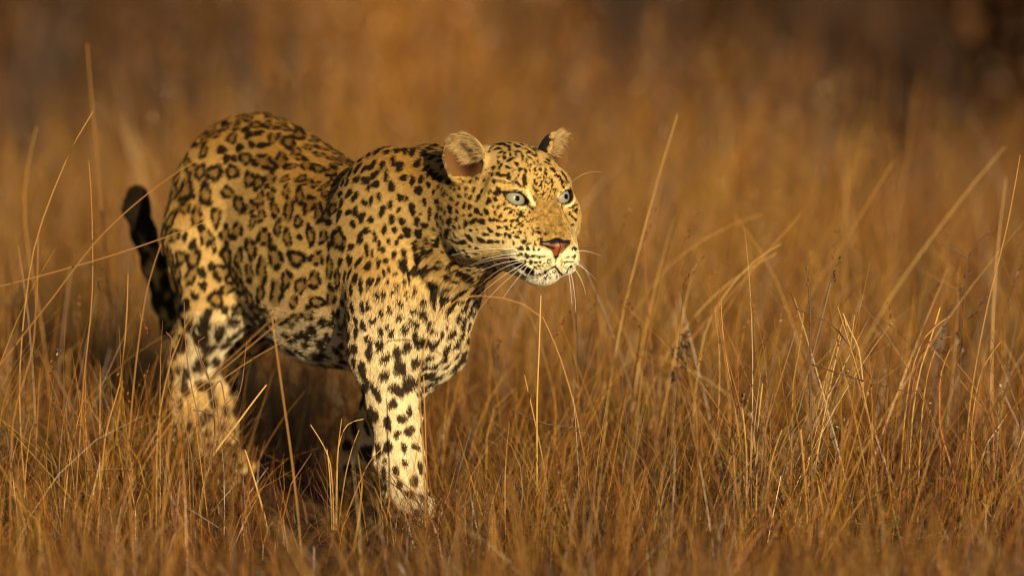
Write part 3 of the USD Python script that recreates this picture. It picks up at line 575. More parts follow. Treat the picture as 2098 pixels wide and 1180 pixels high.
# ------------------------------------------------------------------ the leopard
def make_leopard(h=.0026, hairs=330000):
    V, Q, parts, hparts = build_body(h)
    T = np.vstack([Q[:, [0, 1, 2]], Q[:, [0, 2, 3]]])
    fn = np.cross(V[T[:, 1]] - V[T[:, 0]], V[T[:, 2]] - V[T[:, 0]])
    N = np.zeros_like(V)
    for k in range(3):
        for a in range(3): N[:, a] += np.bincount(T[:, k], fn[:, a], len(V))
    N = unit(N)
    coat = Coat(V, N, T, parts)
    col = coat(V, N)
    leo = thing('leopard', LO, label='spotted leopard walking through dry grass, pale eyes looking into the low sun', cat='leopard')
    mesh(leo, 'body', (V @ BASIS, T), M_coat, smooth=True, col=col)
    # fur
    rng = np.random.default_rng(11)
    area = vlen(fn) / 2; cen = V[T].mean(1); nrm = unit(fn)
    facing = np.einsum('ij,ij->i', nrm, unit(to_body(CAM[None])[0] - cen))
    wt = area * np.where(facing > -.15, 1., .25)
    hq = (cen - HC) @ HR; face = vlen(hq) < .15
    wt *= np.where(face, 5., 1.)
    eyes = np.zeros(len(T), bool)
    for sd, c, g, ax, ay in eye_frames():
        y = cen - c; u, v = y @ ax, y @ ay
        lens = np.maximum(np.hypot(u, v - LENS[1]), np.hypot(u, v + LENS[1])) - LENS[0]
        eyes |= (vlen(y) < .045) & (lens < .0022)
    nose_c = H(0, .126, -.053)
    wt[eyes] = 0; wt[(vlen((cen - nose_c) @ HR / (.023, .027, .016)) < 1)] = 0
    pick = rng.choice(len(T), hairs, p=wt / wt.sum())
    r1, r2 = np.sqrt(rng.random(hairs)), rng.random(hairs)
    bc = np.stack([1 - r1, r1 * (1 - r2), r1 * r2], 1)[:, :, None]
    root = (V[T[pick]] * bc).sum(1); n = unit((N[T[pick]] * bc).sum(1))
    fl = flow_at(root, n, parts)
    q = coat.head_coords(root); a_, b_, c_ = q.T; f, l, z = root.T
    inh = coat.in_head(root)
    L = np.full(hairs, .0060)
    L = np.where(n[:, 2] < -.3, .014, L)
    L = np.where((f > .05) & (z < .40) & (z > .22) & ~inh, np.where(f > .12, .011, .006), L)                # chest
    L = np.where(z < .20, .007, L)
    L = np.where(f < -.6, .012, L)
    L = np.where(inh, .0036 + .0055 * smoothstep(.03, -.05, b_), L)
    L = np.where(inh & (b_ > .08) & (c_ > -.05), .0026, L)
    L = np.where(inh & (b_ > .05) & (c_ < -.05), .0028, L)
    chin = inh & (c_ < -.088) & (b_ > .045); L = np.where(chin, .0055, L)
    fl[chin] = unit(fl[chin] * .4 + HV(0, .1, -1) * .8)
    ang = np.full(hairs, .34); ang[chin] = .8
    pale = np.zeros(hairs, bool)
    for sd, c, ax, upv, e in ear_frames():
        y = root - c; X, Y = y @ ax, y @ upv
        m = (vlen(y) < .062) & (Y > -.04) & (c_ > .05)
        rim = np.hypot(X / .037, Y / .046)
        d = unit(X[:, None] * ax + (Y[:, None] + .02) * upv + .01 * e)
        inner = m & ((n @ e) > .15)
        fl[m] = d[m]; L[m] = np.where(rim[m] > .75, .0042, .0048); ang[m] = .25
        tuft = inner & (X * -sd * 1.0 < .05)
        md = ax * np.sign((HC - c) @ ax); k_ = y @ md                                # long pale hairs across the ear's opening, rooted on the side of the crown
        long = inner & (rim < .95) & (k_ > -.004) & (Y > -.004 - .25 * k_) & (rng.random(hairs) < .6); fl[long] = unit(-md * .95 + upv * .22 + e * .25)[None]; L[long] = .017; ang[long] = .5; pale |= long
    fl = unit(fl - n * np.einsum('ij,ij->i', fl, n)[:, None])
    L = L * rng.uniform(.7, 1.25, hairs)
    side = np.cross(n, fl); j = rng.normal(0, .22, hairs)
    clump = (meshkit.noise(root * 55, 4) - .5) * 1.1
    dirn = unit(fl + side * (j + clump * .4)[:, None])
    ang = ang * rng.uniform(.6, 1.5, hairs)
    t = np.array([0, .35, .7, 1.])[None, :, None]
    P = root[:, None] - n[:, None] * .0008 + L[:, None, None] * (dirn[:, None] * np.cos(ang)[:, None, None] * t + n[:, None] * (np.sin(ang)[:, None, None] * t * (1.15 - .55 * t)))
    hc = coat(root, n) * np.where(inh, rng.uniform(.62, 1.42, hairs), rng.uniform(.70, 1.34, hairs))[:, None]
    hc[pale] = np.array((.42, .29, .13)) * rng.uniform(.5, 1.4, (pale.sum(), 1))
    w = np.where(inh, .00048, .00075)[:, None] * np.array([1., .95, .7, .2])[None]
    fur = curves('/World/leopard/fur', P @ BASIS, w, M_fur, col=np.clip(hc, .004, .95))
    tag(fur.GetPrim(), kind='stuff')
    # eyes
    for sd, c, g, ax, ay in eye_frames():
        s = trimesh.creation.icosphere(4, EYE_R); v = np.array(s.vertices)
        c = c + g * .0018; gaze = unit(g + HV(.05, 0, .03)); an = np.degrees(np.arccos(np.clip(v @ gaze / EYE_R, -1, 1)))
        ir = np.array((.25, .255, .21)); outer = np.array((.27, .235, .125)); limb = np.array((.05, .035, .02)); white = np.array((.20, .13, .09))
        k = smoothstep(25, 60, an)[:, None]; cc = ir * (1 - k) + outer * k
        k = smoothstep(58, 63, an)[:, None]; cc = cc * (1 - k) + limb * k; k = smoothstep(66, 70, an)[:, None]; cc = cc * (1 - k) + white * k
        fib = meshkit.noise(unit(v) * 60, 8)[:, None]; cc = cc * (.85 + .3 * fib)
        eye = mesh(leo, 'eye', ((v + c) @ BASIS, np.array(s.faces)), M_eye, smooth=True, col=cc)
        cap = trimesh.creation.icosphere(4, EYE_R + .00025); cv = np.array(cap.vertices); keep = (cv[cap.faces] @ gaze / EYE_R > math.cos(math.radians(13))).all(1)
        pf = np.array(cap.faces)[keep]; used, inv = np.unique(pf, return_inverse=True)
        cvv = gaze * 0 + (cv[used])
        mesh(eye, 'pupil', ((cvv + c) @ BASIS, inv.reshape(-1, 3)), M_pupil, smooth=True)
    # nose leather with its two nostrils
    bars = [Cone((s * .0215, .1190, -.0455), (0, .1265, -.0465), .0068, .0085, .006) for s in (-1, 1)] + [Cone((0, .1265, -.049), (0, .1255, -.0650), .0105, .0036, .006)]
    holes = [Cone((s * .0135, .1350, -.0540), (s * .0255, .1220, -.0500), .0034, .0026, .001) for s in (-1, 1)]
    def nose_d(x):
        d = None
        for p in bars: a = p.d(x); d = a if d is None else smin(d, a, .007)
        for p in holes: d = -smin(-d, p.d(x), .002)
        return np.maximum(d, np.abs(x[..., 0]) * -1 + .0004)   # a fine groove down the middle
    nv, nq = surface_nets(np.array([-.03, .10, -.075]), np.array([.03, .14, -.035]), .0008, nose_d)
    a_, b_, c_ = nv.T
    dh = np.min([p.d(nv) for p in holes], 0)
    red = np.array((.27, .075, .028)); blk = np.array((.012, .008, .007))
    k = np.maximum.reduce([1 - smoothstep(.0015, .0035, dh), smoothstep(-.0455, -.0430, c_ + .10 * np.abs(a_)), smoothstep(.0235, .0255, np.abs(a_)), 1 - smoothstep(.0003, .0009, np.abs(a_)) * 1.0,
                           (np.hypot(a_ - .006, c_ + .0545) < .0017) * 1., smoothstep(-.0625, -.0655, c_)])[:, None]
    k *= 1 - .0 * k
    pts = np.array([H(*p) for p in nv])
    mesh(leo, 'nose', (pts @ BASIS, np.vstack([nq[:, [0, 1, 2]], nq[:, [0, 2, 3]]])[:, ::-1]), M_nose, smooth=True, col=red * (1 - k) + blk * k)
    # whiskers, each from its root on the whisker pad, in photograph pixels with the depth gained along it
    wk = [((1060,511),(1020,508),(975,510),(925,523),.03,0),((1058,520),(1020,522),(990,530),(955,548),.05,0),((1066,534),(1030,535),(995,546),(958,573),.06,0),((1074,536),(1040,540),(1010,558),(980,588),.07,0),
          ((1070,542),(1035,560),(990,592),(963,628),.07,0),((1080,540),(1045,566),(1010,596),(978,640),.06,0),((1082,544),(1063,568),(1042,592),(1030,612),.03,0),((1062,516),(1030,512),(1000,512),(985,512),.03,1),
          ((1093,548),(1085,558),(1079,568),(1077,578),.01,0),((1058,527),(1025,527),(1000,533),(965,545),.05,0)]
    for p0, p1, p2, p3, back, dk in wk:
        o = coat.tm.ray.intersects_location(to_body(CAM[None]), (ray(*p0) @ BASIS.T)[None], multiple_hits=False)[0]
        if not len(o): continue
        y0 = W(o[0])[1]; whisker(leo, [p0, p1, p2, p3], y0, [0, -.010, .0, back - .02], dk)
    for p0, p1, p2, p3, dy, dk in [((1175,515),(1195,512),(1212,516),(1230,524),.02,0),((1172,533),(1190,540),(1200,552),(1208,566),.0,0),((1170,540),(1186,560),(1196,580),(1200,604),-.01,0),((1166,548),(1174,570),(1178,600),(1180,640),-.02,0),((1163,548),(1168,572),(1170,600),(1172,622),-.02,0),((1176,538),(1195,548),(1210,560),(1222,574),.03,0),((1178,510),(1195,506),(1210,507),(1226,510),.03,1)]:
        o = coat.tm.ray.intersects_location(to_body(CAM[None]), (ray(*p0) @ BASIS.T)[None], multiple_hits=False)[0]
        if not len(o): continue
        y0 = W(o[0])[1]; whisker(leo, [p0, p1, p2, p3], y0, [0, -.004, .004, .02 + dy], dk)
    # brow hairs
    for L in ([(1060,380),(1040,368),(1020,362),(1000,362)], [(1066,376),(1056,352),(1044,338),(1032,330)], [(1166,380),(1180,362),(1200,350),(1234,352)]):
        o = coat.tm.ray.intersects_location(to_body(CAM[None]), (ray(*L[0]) @ BASIS.T)[None], multiple_hits=False)[0]
        if len(o): whisker(leo, L, W(o[0])[1], [0, -.02, -.02, -.01], 0, 'brow_hair')
    return coat

def whisker(leo, px, y0, dy, dark, name='whisker'):
    P = np.array([at(x, y, y0 + d) for (x, y), d in zip(px, dy)])
    t = np.linspace(0, 1, 12)[:, None]
    c = (1 - t) ** 3 * P[0] + 3 * t * (1 - t) ** 2 * (P[0] + (P[1] - P[0]) * 1.0) + 3 * t ** 2 * (1 - t) * P[2] + t ** 3 * P[3]
    v, f = tube(c - LO, np.linspace(.00038, .00014, 12) * (.5 if name != 'whisker' else 1), 5)
    mesh(leo, name, (v, f), M_dark_whisker if dark else M_whisker, smooth=True)

def tube(p, r, sides=6):
    p = np.asarray(p, float); t = unit(np.gradient(p, axis=0))
    a = unit(np.cross(t, np.where(np.abs(t[:, 2:]) < .9, [0, 0, 1.], [1., 0, 0]))); b = np.cross(t, a)
    an = np.arange(sides) / sides * 2 * math.pi; r = np.broadcast_to(r, (len(p),))
    v = p[:, None] + r[:, None, None] * (np.cos(an)[None, :, None] * a[:, None] + np.sin(an)[None, :, None] * b[:, None])
    i, j = np.meshgrid(np.arange(len(p) - 1), np.arange(sides), indexing='ij')
    q = np.stack([i * sides + j, i * sides + (j + 1) % sides, (i + 1) * sides + (j + 1) % sides, (i + 1) * sides + j], -1).reshape(-1, 4)
    return v.reshape(-1, 3), q
make_leopard()
# ------------------------------------------------------------------ grass
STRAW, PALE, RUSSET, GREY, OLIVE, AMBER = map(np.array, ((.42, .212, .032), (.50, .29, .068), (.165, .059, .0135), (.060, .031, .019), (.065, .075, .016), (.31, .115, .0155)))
def blades(rng, n, R, h, w, lean, bend, cols, seg=5, curl=0., stem=False):
    """n blades or stems rising from a disc of radius R; every blade a tapering strip (or a three-sided stem)."""
    az = rng.uniform(0, 2 * math.pi, n); br = R * np.sqrt(rng.random(n)); ba = rng.uniform(0, 2 * math.pi, n)
    H = rng.uniform(h[0], h[1], n); th0 = np.abs(rng.normal(0, lean, n)); k = rng.normal(bend, bend * .6 + .1, n); cu = rng.normal(0, curl, n) if curl else np.zeros(n)
    kink = np.where(rng.random(n) < .16, rng.uniform(.6, 1.9, n), 0.); kt = rng.uniform(.45, .85, n)      # some are broken over
    t = np.linspace(0, 1, seg + 1); P = np.zeros((n, seg + 1, 3)); P[:, 0] = np.stack([br * np.cos(ba), br * np.sin(ba), np.full(n, -.01)], 1)
    for i in range(seg):
        th = th0 + k * t[i] ** 1.3 + kink * (t[i] >= kt); a = az + cu * t[i]
        P[:, i + 1] = P[:, i] + (H / seg)[:, None] * np.stack([np.sin(th) * np.cos(a), np.sin(th) * np.sin(a), np.cos(th)], 1)
    c = np.array([cols[i] for i in rng.choice(len(cols), n)]) * rng.uniform(.75, 1.25, (n, 1))
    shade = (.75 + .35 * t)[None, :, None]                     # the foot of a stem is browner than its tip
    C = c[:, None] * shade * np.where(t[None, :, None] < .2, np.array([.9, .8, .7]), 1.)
    wid = rng.uniform(.6, 1.2, n)[:, None] * w * (1 - .8 * t[None] ** 1.6)
    if stem:
        T = unit(np.gradient(P, axis=1)); A = unit(np.cross(T, np.array([.3, .9, .1]))); B = np.cross(T, A); an = np.arange(3) * 2 * math.pi / 3
        V = P[:, :, None] + wid[:, :, None, None] / 2 * (np.cos(an)[None, None, :, None] * A[:, :, None] + np.sin(an)[None, None, :, None] * B[:, :, None]); m = 3
    else:
        tw = az + math.pi / 2 + rng.normal(0, .6, n); D = np.stack([np.cos(tw), np.sin(tw), np.zeros(n)], 1)
        V = P[:, :, None] + wid[:, :, None, None] / 2 * np.array([-1., 1.])[None, None, :, None] * D[:, None, None]; m = 2
    base = np.arange(n)[:, None] * (seg + 1) * m; F = []
    for i in range(seg):
        for j in range(m if m > 2 else 1):
            j2 = (j + 1) % m
            F.append(np.stack([base[:, 0] + i * m + j, base[:, 0] + i * m + j2, base[:, 0] + (i + 1) * m + j2, base[:, 0] + (i + 1) * m + j], 1))
    return V.reshape(-1, 3), np.vstack(F), np.repeat(C[:, :, None], m, 2).reshape(-1, 3)
def heads(rng, n, R, h, cols, size=.009):
    """Seed heads: small loose bunches of husks at the tops of stems."""
    V, F, C, o = [], [], [], 0
    for i in range(n):
        a, r, z = rng.uniform(0, 6.28), R * math.sqrt(rng.random()), rng.uniform(*h); top = np.array([r * math.cos(a), r * math.sin(a), z]); lean = rng.normal(0, .35, 2); ax = unit(np.array([lean[0], lean[1], 1.]))
        c = cols[rng.integers(len(cols))] * rng.uniform(.7, 1.3)
        for j in range(9):
            p = top + ax * size * (j - 4) * .9 + rng.normal(0, size * .35, 3); d = unit(ax + rng.normal(0, .7, 3)); s_ = unit(np.cross(d, rng.normal(0, 1, 3)))
            V.append([p - s_ * size * .3, p + d * size * .7, p + s_ * size * .3, p - d * size * .6]); F.append([o, o + 1, o + 2, o + 3]); C += [c] * 4; o += 4
        b = top - ax * size * 4; V.append([b - [.0007, 0, 0], b + [.0007, 0, 0], [top[0] * .5 + .0008, top[1] * .5, 0], [top[0] * .5 - .0008, top[1] * .5, 0]]); F.append([o, o + 1, o + 2, o + 3]); C += [c] * 4; o += 4
    return np.array(V, float).reshape(-1, 3), np.array(F), np.array(C)
def join(*bs):
    V, F, C, o = [], [], [], 0
    for v, f, c in bs: V.append(v); F.append(f + o); C.append(c); o += len(v)
    return np.vstack(V), np.vstack(F), np.vstack(C)

G = np.random.default_rng(21)
def proto_set(kind, n):
    out = []
    for i in range(n):
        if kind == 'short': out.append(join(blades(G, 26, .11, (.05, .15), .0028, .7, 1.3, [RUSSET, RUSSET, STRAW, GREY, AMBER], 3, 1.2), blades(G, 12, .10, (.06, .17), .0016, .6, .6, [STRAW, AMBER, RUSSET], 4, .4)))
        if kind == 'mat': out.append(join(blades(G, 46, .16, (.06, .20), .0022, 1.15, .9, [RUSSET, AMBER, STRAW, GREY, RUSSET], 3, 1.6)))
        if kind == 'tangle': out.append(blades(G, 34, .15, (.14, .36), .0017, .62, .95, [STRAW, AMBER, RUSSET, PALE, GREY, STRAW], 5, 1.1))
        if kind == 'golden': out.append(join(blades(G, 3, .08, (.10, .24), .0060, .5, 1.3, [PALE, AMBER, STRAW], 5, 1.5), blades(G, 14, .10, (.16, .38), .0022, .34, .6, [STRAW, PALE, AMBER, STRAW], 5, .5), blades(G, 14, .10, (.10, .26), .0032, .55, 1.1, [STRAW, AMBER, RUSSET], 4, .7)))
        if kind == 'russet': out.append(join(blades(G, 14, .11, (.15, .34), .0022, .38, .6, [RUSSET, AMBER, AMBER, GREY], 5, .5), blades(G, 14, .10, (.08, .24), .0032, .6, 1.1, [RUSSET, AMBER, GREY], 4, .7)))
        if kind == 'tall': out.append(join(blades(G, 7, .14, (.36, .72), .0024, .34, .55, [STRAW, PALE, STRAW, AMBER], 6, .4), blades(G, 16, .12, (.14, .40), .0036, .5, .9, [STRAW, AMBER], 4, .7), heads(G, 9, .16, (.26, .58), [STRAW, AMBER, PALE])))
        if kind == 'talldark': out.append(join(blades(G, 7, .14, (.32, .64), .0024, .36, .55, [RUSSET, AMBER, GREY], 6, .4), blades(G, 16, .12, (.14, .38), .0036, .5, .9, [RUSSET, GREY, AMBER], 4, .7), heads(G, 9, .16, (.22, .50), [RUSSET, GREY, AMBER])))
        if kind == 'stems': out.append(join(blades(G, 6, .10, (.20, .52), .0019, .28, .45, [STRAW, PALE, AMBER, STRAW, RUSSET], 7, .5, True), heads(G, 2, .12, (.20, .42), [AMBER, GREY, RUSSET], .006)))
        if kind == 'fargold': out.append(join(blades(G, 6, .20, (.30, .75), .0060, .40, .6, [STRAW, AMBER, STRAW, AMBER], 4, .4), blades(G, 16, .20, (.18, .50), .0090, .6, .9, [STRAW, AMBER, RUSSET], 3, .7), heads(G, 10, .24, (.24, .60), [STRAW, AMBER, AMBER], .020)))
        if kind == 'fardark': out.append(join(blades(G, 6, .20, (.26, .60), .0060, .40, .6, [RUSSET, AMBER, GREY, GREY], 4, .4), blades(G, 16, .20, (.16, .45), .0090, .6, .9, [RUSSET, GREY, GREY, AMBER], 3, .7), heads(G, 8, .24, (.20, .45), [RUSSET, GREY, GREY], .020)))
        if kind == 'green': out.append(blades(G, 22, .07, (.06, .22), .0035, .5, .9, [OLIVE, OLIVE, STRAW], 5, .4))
    return out
PROTO = {k: proto_set(k, n) for k, n in (('short', 6), ('mat', 5), ('tangle', 7), ('golden', 6), ('russet', 6), ('tall', 6), ('talldark', 5), ('stems', 8), ('fargold', 6), ('fardark', 6), ('green', 3))}
HEIGHT = dict(short=.13, mat=.10, tangle=.22, golden=.34, russet=.30, tall=.62, talldark=.55, fargold=.68, fardark=.55, stems=.44, green=.17)

def project(p):
    d = np.asarray(p) - CAM; s = DIST / (.0008 * (d @ FW)); return 1049 + d[..., 0] * s, 590 - (d @ UP) * s
def half_width(Y): return (Y - CAM[1]) * 1049 * .0008 / DIST
def spread(y0, y1, dens, margin):
    ys = np.linspace(y0, y1, 200); w = half_width(ys) * 1.12 + margin
    n = int(dens * np.trapezoid(2 * w, ys)); y = np.interp(G.random(n) * w.sum(), np.cumsum(w), ys)
    return np.stack([G.uniform(-1, 1, n) * (half_width(y) * 1.12 + margin), y, np.zeros(n)], 1)
def leopard_gap(p):
    """Distance on the ground from the line below the animal's spine."""
    q = to_body(p); f = np.clip(q[:, 0], -.70, .42); return np.hypot(q[:, 0] - f, q[:, 1])
FEET = W(np.array([[.16, -.079, 0], [-.175, .072, 0], [-.45, -.073, 0], [-.625, .073, 0]]))
def skyline(px):
    """How high (in photograph rows) plants in front of the animal may reach."""
    return np.interp(px, [0, 250, 330, 420, 520, 620, 700, 780, 880, 1000, 1180, 1260, 1500, 2098], [430, 520, 760, 880, 930, 960, 975, 955, 925, 880, 760, 640, 560, 520])
PLACED = {}
def scatter(kind, pts, scale=(.75, 1.25), far=False):
    sc = G.uniform(*scale, len(pts)); h = HEIGHT[kind] * sc
    px, py = project(pts + np.stack([0 * h, 0 * h, h], 1))
    ok = np.ones(len(pts), bool); front = pts[:, 1] < .9
    ok &= ~(front & (py < skyline(px) + G.normal(0, 30, len(px))) & (to_body(pts)[:, 1] < .25))
    for cx, cy, rx, ry in ((1950, 20, 480, 260), (40, 20, 360, 130), (235, 10, 90, 120), (1220, 10, 120, 70), (1440, 40, 90, 90)):
        ok &= ~((pts[:, 1] > 4) & (pts[:, 1] < 30) & (((px - cx) / rx) ** 2 + (np.maximum(py - cy, 0) / ry) ** 2 < G.uniform(.3, 1.2, len(pts))) & (G.random(len(pts)) < .82))
    gap = leopard_gap(pts)
    ok &= gap > np.where(HEIGHT[kind] * sc < .24, 0., .20)
    feet = np.min(np.linalg.norm(pts[:, None, :2] - FEET[None, :, :2], axis=2), 1); ok &= (feet > .05)
    PLACED.setdefault(kind, []).append(np.column_stack([pts, sc])[ok])
def patchy(pts, s=1.6, seed=9, lo=.36, hi=.52): return pts[G.random(len(pts)) < smoothstep(lo, hi, meshkit.fbm(pts * s + 5, 2, seed)) + .12]
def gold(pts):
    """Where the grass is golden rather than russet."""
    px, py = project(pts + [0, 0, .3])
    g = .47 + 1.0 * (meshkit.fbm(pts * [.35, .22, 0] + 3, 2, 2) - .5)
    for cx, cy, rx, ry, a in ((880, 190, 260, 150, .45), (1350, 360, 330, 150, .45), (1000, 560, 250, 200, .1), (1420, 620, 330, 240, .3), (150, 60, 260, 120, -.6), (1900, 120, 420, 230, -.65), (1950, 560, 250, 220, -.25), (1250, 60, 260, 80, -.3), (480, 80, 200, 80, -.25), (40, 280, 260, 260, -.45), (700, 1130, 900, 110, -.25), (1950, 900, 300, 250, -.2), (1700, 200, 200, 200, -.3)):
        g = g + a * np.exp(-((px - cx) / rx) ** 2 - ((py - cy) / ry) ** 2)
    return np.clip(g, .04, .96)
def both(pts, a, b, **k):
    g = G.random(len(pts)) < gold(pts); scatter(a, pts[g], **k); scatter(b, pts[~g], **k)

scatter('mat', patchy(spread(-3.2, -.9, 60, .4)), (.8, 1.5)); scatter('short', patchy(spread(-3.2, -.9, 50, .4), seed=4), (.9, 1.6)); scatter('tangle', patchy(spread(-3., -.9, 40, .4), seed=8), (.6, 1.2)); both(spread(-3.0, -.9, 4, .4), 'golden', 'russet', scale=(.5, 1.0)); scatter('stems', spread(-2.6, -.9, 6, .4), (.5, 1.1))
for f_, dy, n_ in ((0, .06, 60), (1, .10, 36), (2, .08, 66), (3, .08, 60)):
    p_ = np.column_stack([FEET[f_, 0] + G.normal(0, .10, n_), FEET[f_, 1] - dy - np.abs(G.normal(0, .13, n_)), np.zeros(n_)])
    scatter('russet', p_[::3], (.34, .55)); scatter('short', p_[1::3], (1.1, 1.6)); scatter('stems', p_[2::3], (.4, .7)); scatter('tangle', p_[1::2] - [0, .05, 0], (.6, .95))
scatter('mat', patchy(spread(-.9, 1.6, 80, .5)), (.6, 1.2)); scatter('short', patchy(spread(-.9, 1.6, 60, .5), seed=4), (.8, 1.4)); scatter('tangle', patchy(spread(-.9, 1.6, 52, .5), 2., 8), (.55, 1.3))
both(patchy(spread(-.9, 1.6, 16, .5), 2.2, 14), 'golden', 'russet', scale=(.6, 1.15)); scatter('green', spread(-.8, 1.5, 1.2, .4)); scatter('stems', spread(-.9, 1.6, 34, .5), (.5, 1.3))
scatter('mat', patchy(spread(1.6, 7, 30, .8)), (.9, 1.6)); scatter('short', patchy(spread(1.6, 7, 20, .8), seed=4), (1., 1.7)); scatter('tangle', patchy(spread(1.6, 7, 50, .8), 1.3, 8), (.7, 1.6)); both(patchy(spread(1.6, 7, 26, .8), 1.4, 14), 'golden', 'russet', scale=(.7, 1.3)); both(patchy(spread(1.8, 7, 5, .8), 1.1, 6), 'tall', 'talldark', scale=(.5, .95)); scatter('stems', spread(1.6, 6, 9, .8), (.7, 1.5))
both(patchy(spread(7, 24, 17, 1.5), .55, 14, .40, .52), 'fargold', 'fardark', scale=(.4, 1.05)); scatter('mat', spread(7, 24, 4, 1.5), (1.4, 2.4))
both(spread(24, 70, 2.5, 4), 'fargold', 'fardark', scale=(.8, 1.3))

NAMES = dict(short='short_dry_grass', mat='grass_litter', tangle='tangled_grass', golden='golden_grass', russet='russet_grass', tall='tall_golden_grass', talldark='tall_russet_grass', stems='thin_grass_stems', fargold='far_golden_grass', fardark='far_russet_grass', green='green_grass')
LABELS = dict(short='short curly dry grass covering the ground all round the leopard', tangle='fine tangled curving dry grass between the taller tufts', mat='fallen tangled reddish grass litter lying over the ground', golden='knee-high golden grass in tufts all over the field', russet='knee-high rusty brown grass in tufts all over the field',
              tall='tall pale golden grass standing blurred behind the leopard', talldark='tall dull russet grass standing blurred in the background', fargold='far golden grass blurred into soft streaks behind the leopard', fardark='far dull brown grass blurred into dark streaks in the background', stems='thin bare golden stems leaning in all directions above the short grass', green='small green grass tufts low among the dry grass')
for kind, rows in PLACED.items():                              # nobody could count these: one mesh of each kind
    rows = np.vstack(rows); n = len(rows); which = G.integers(0, len(PROTO[kind]), n)
    a = G.uniform(0, 2 * math.pi, n); tl = G.normal(0, .11, (n, 2)); tl[:, 1] += .20 * smoothstep(-.2, .4, rows[:, 0]) * (kind in ('golden', 'tall', 'russet', 'talldark', 'stems'))
    tone = G.uniform(.55, 1.4, n) if kind[:3] != 'far' else G.uniform(*((.35, 1.35) if kind == 'fargold' else (.22, 1.0)), n); Vs, Fs, Cs, o = [], [], [], 0
    for k, (v, f, c) in enumerate(PROTO[kind]):
        m = np.where(which == k)[0]
        if not len(m): continue
        ca, sa = np.cos(a[m])[:, None], np.sin(a[m])[:, None]
        p = np.stack([v[None, :, 0] * ca - v[None, :, 1] * sa, v[None, :, 0] * sa + v[None, :, 1] * ca, np.repeat(v[None, :, 2], len(m), 0)], -1) * rows[m, 3][:, None, None]
        p[..., 0] += p[..., 2] * tl[m, 1][:, None]; p[..., 1] += p[..., 2] * tl[m, 0][:, None]
        p += rows[m, None, :3]
        Vs.append(p.reshape(-1, 3)); Fs.append((f[None] + (np.arange(len(m)) * len(v))[:, None, None]).reshape(-1, 4) + o); o += len(v) * len(m)
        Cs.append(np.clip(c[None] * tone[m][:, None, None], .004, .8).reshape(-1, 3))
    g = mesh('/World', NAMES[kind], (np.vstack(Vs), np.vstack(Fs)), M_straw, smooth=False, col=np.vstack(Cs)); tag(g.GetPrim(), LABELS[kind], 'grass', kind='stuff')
    if 0: print(NAMES[kind], n, sum(len(f) for f in Fs) * 2)

# ------------------------------------------------------------------ single plants that stand out, each where it grows
def path(pts, Y, n=14):
    """A smooth line through photograph points at depth Y (a number, or one for each point); a last point of None stands for the ground below."""
    Y = np.broadcast_to(Y, (len(pts),)); P = []
    for (x, y), d in zip(pts, Y):
        p = at(x, y, d)
        P.append([p[0], p[1], max(p[2], -.02)])
    P = np.array(P); d = np.concatenate([[0], np.cumsum(np.linalg.norm(np.diff(P, axis=0), axis=1))]); t = np.linspace(0, d[-1], n)
    if len(P) > 2:
        from scipy.interpolate import CubicSpline, PchipInterpolator
        return np.stack([PchipInterpolator(d, P[:, i])(t) for i in range(3)], 1)
    return np.stack([np.interp(t, d, P[:, i]) for i in range(3)], 1)
def rooted(pts, Y):
    """The first point is put on the ground at depth Y."""
    g = ground_at(pts[0][0], Y); return g
def stem_mesh(P, r0, r1, col, nodes=0, rng=G):
    r = np.linspace(r0, r1, len(P)); v, f = tube(P, r, 6)
    t = np.repeat(np.linspace(0, 1, len(P)), 6)[:, None]
    c = np.array(col) * (.75 + .35 * t) * (.85 + .3 * meshkit.noise(v * [300, 300, 40] + 7))[:, None]
    return v, f, c
def stalk(root, name, pts, Y, r0, r1, col, n=16):
    P = path(pts, Y, n); v, f, c = stem_mesh(P, r0, r1, col)
    o = np.array(root.GetPrim().GetAttribute('xformOp:translate').Get())
    return mesh(root, name, (v - o, f), M_stem, smooth=True, col=c)
def plant(name, label, cat, base, Y, group=None):
    return thing(name, ground_at(base, Y), label=label, cat=cat, group=group)
def leaf_mesh(p, d, up, L, w):
    side = unit(np.cross(d, up)); t = np.array([0, .3, .65, 1.]); ww = np.array([.25, 1., .8, .05]) * w / 2
    mid = p + d * L * t[:, None] + up * (L * .18 * np.sin(t * math.pi))[:, None]
    v = np.stack([mid - side * ww[:, None], mid + up * w * -.12, mid + side * ww[:, None]], 1).reshape(-1, 3)
    f = [[i * 3 + j, i * 3 + j + 1, i * 3 + j + 4, i * 3 + j + 3] for i in range(3) for j in range(2)]
    return v, np.array(f)
BRK, RUST, GOLDS, PALES, GRN, DRY = (.10, .046, .022), (.20, .07, .018), (.35, .18, .04), (.45, .28, .085), (.065, .085, .016), (.07, .042, .028)
def simple(label, stems, col, r=(.0018, .0008), name='grass_stalk', cat='grass stalk', group=None):
    (p0, Y0) = stems[0]; y0 = Y0 if np.ndim(Y0) == 0 else Y0[0]
    t = plant(name, label, cat, p0[0][0], y0, group)
    for i, (p, Y) in enumerate(stems):
        c = col[i % len(col)] if np.ndim(col) == 2 else col
        stalk(t, 'stem', p, Y, r[0], r[1], c)
    return t
def off(t, P): return np.asarray(P) - np.array(t.GetPrim().GetAttribute('xformOp:translate').Get())

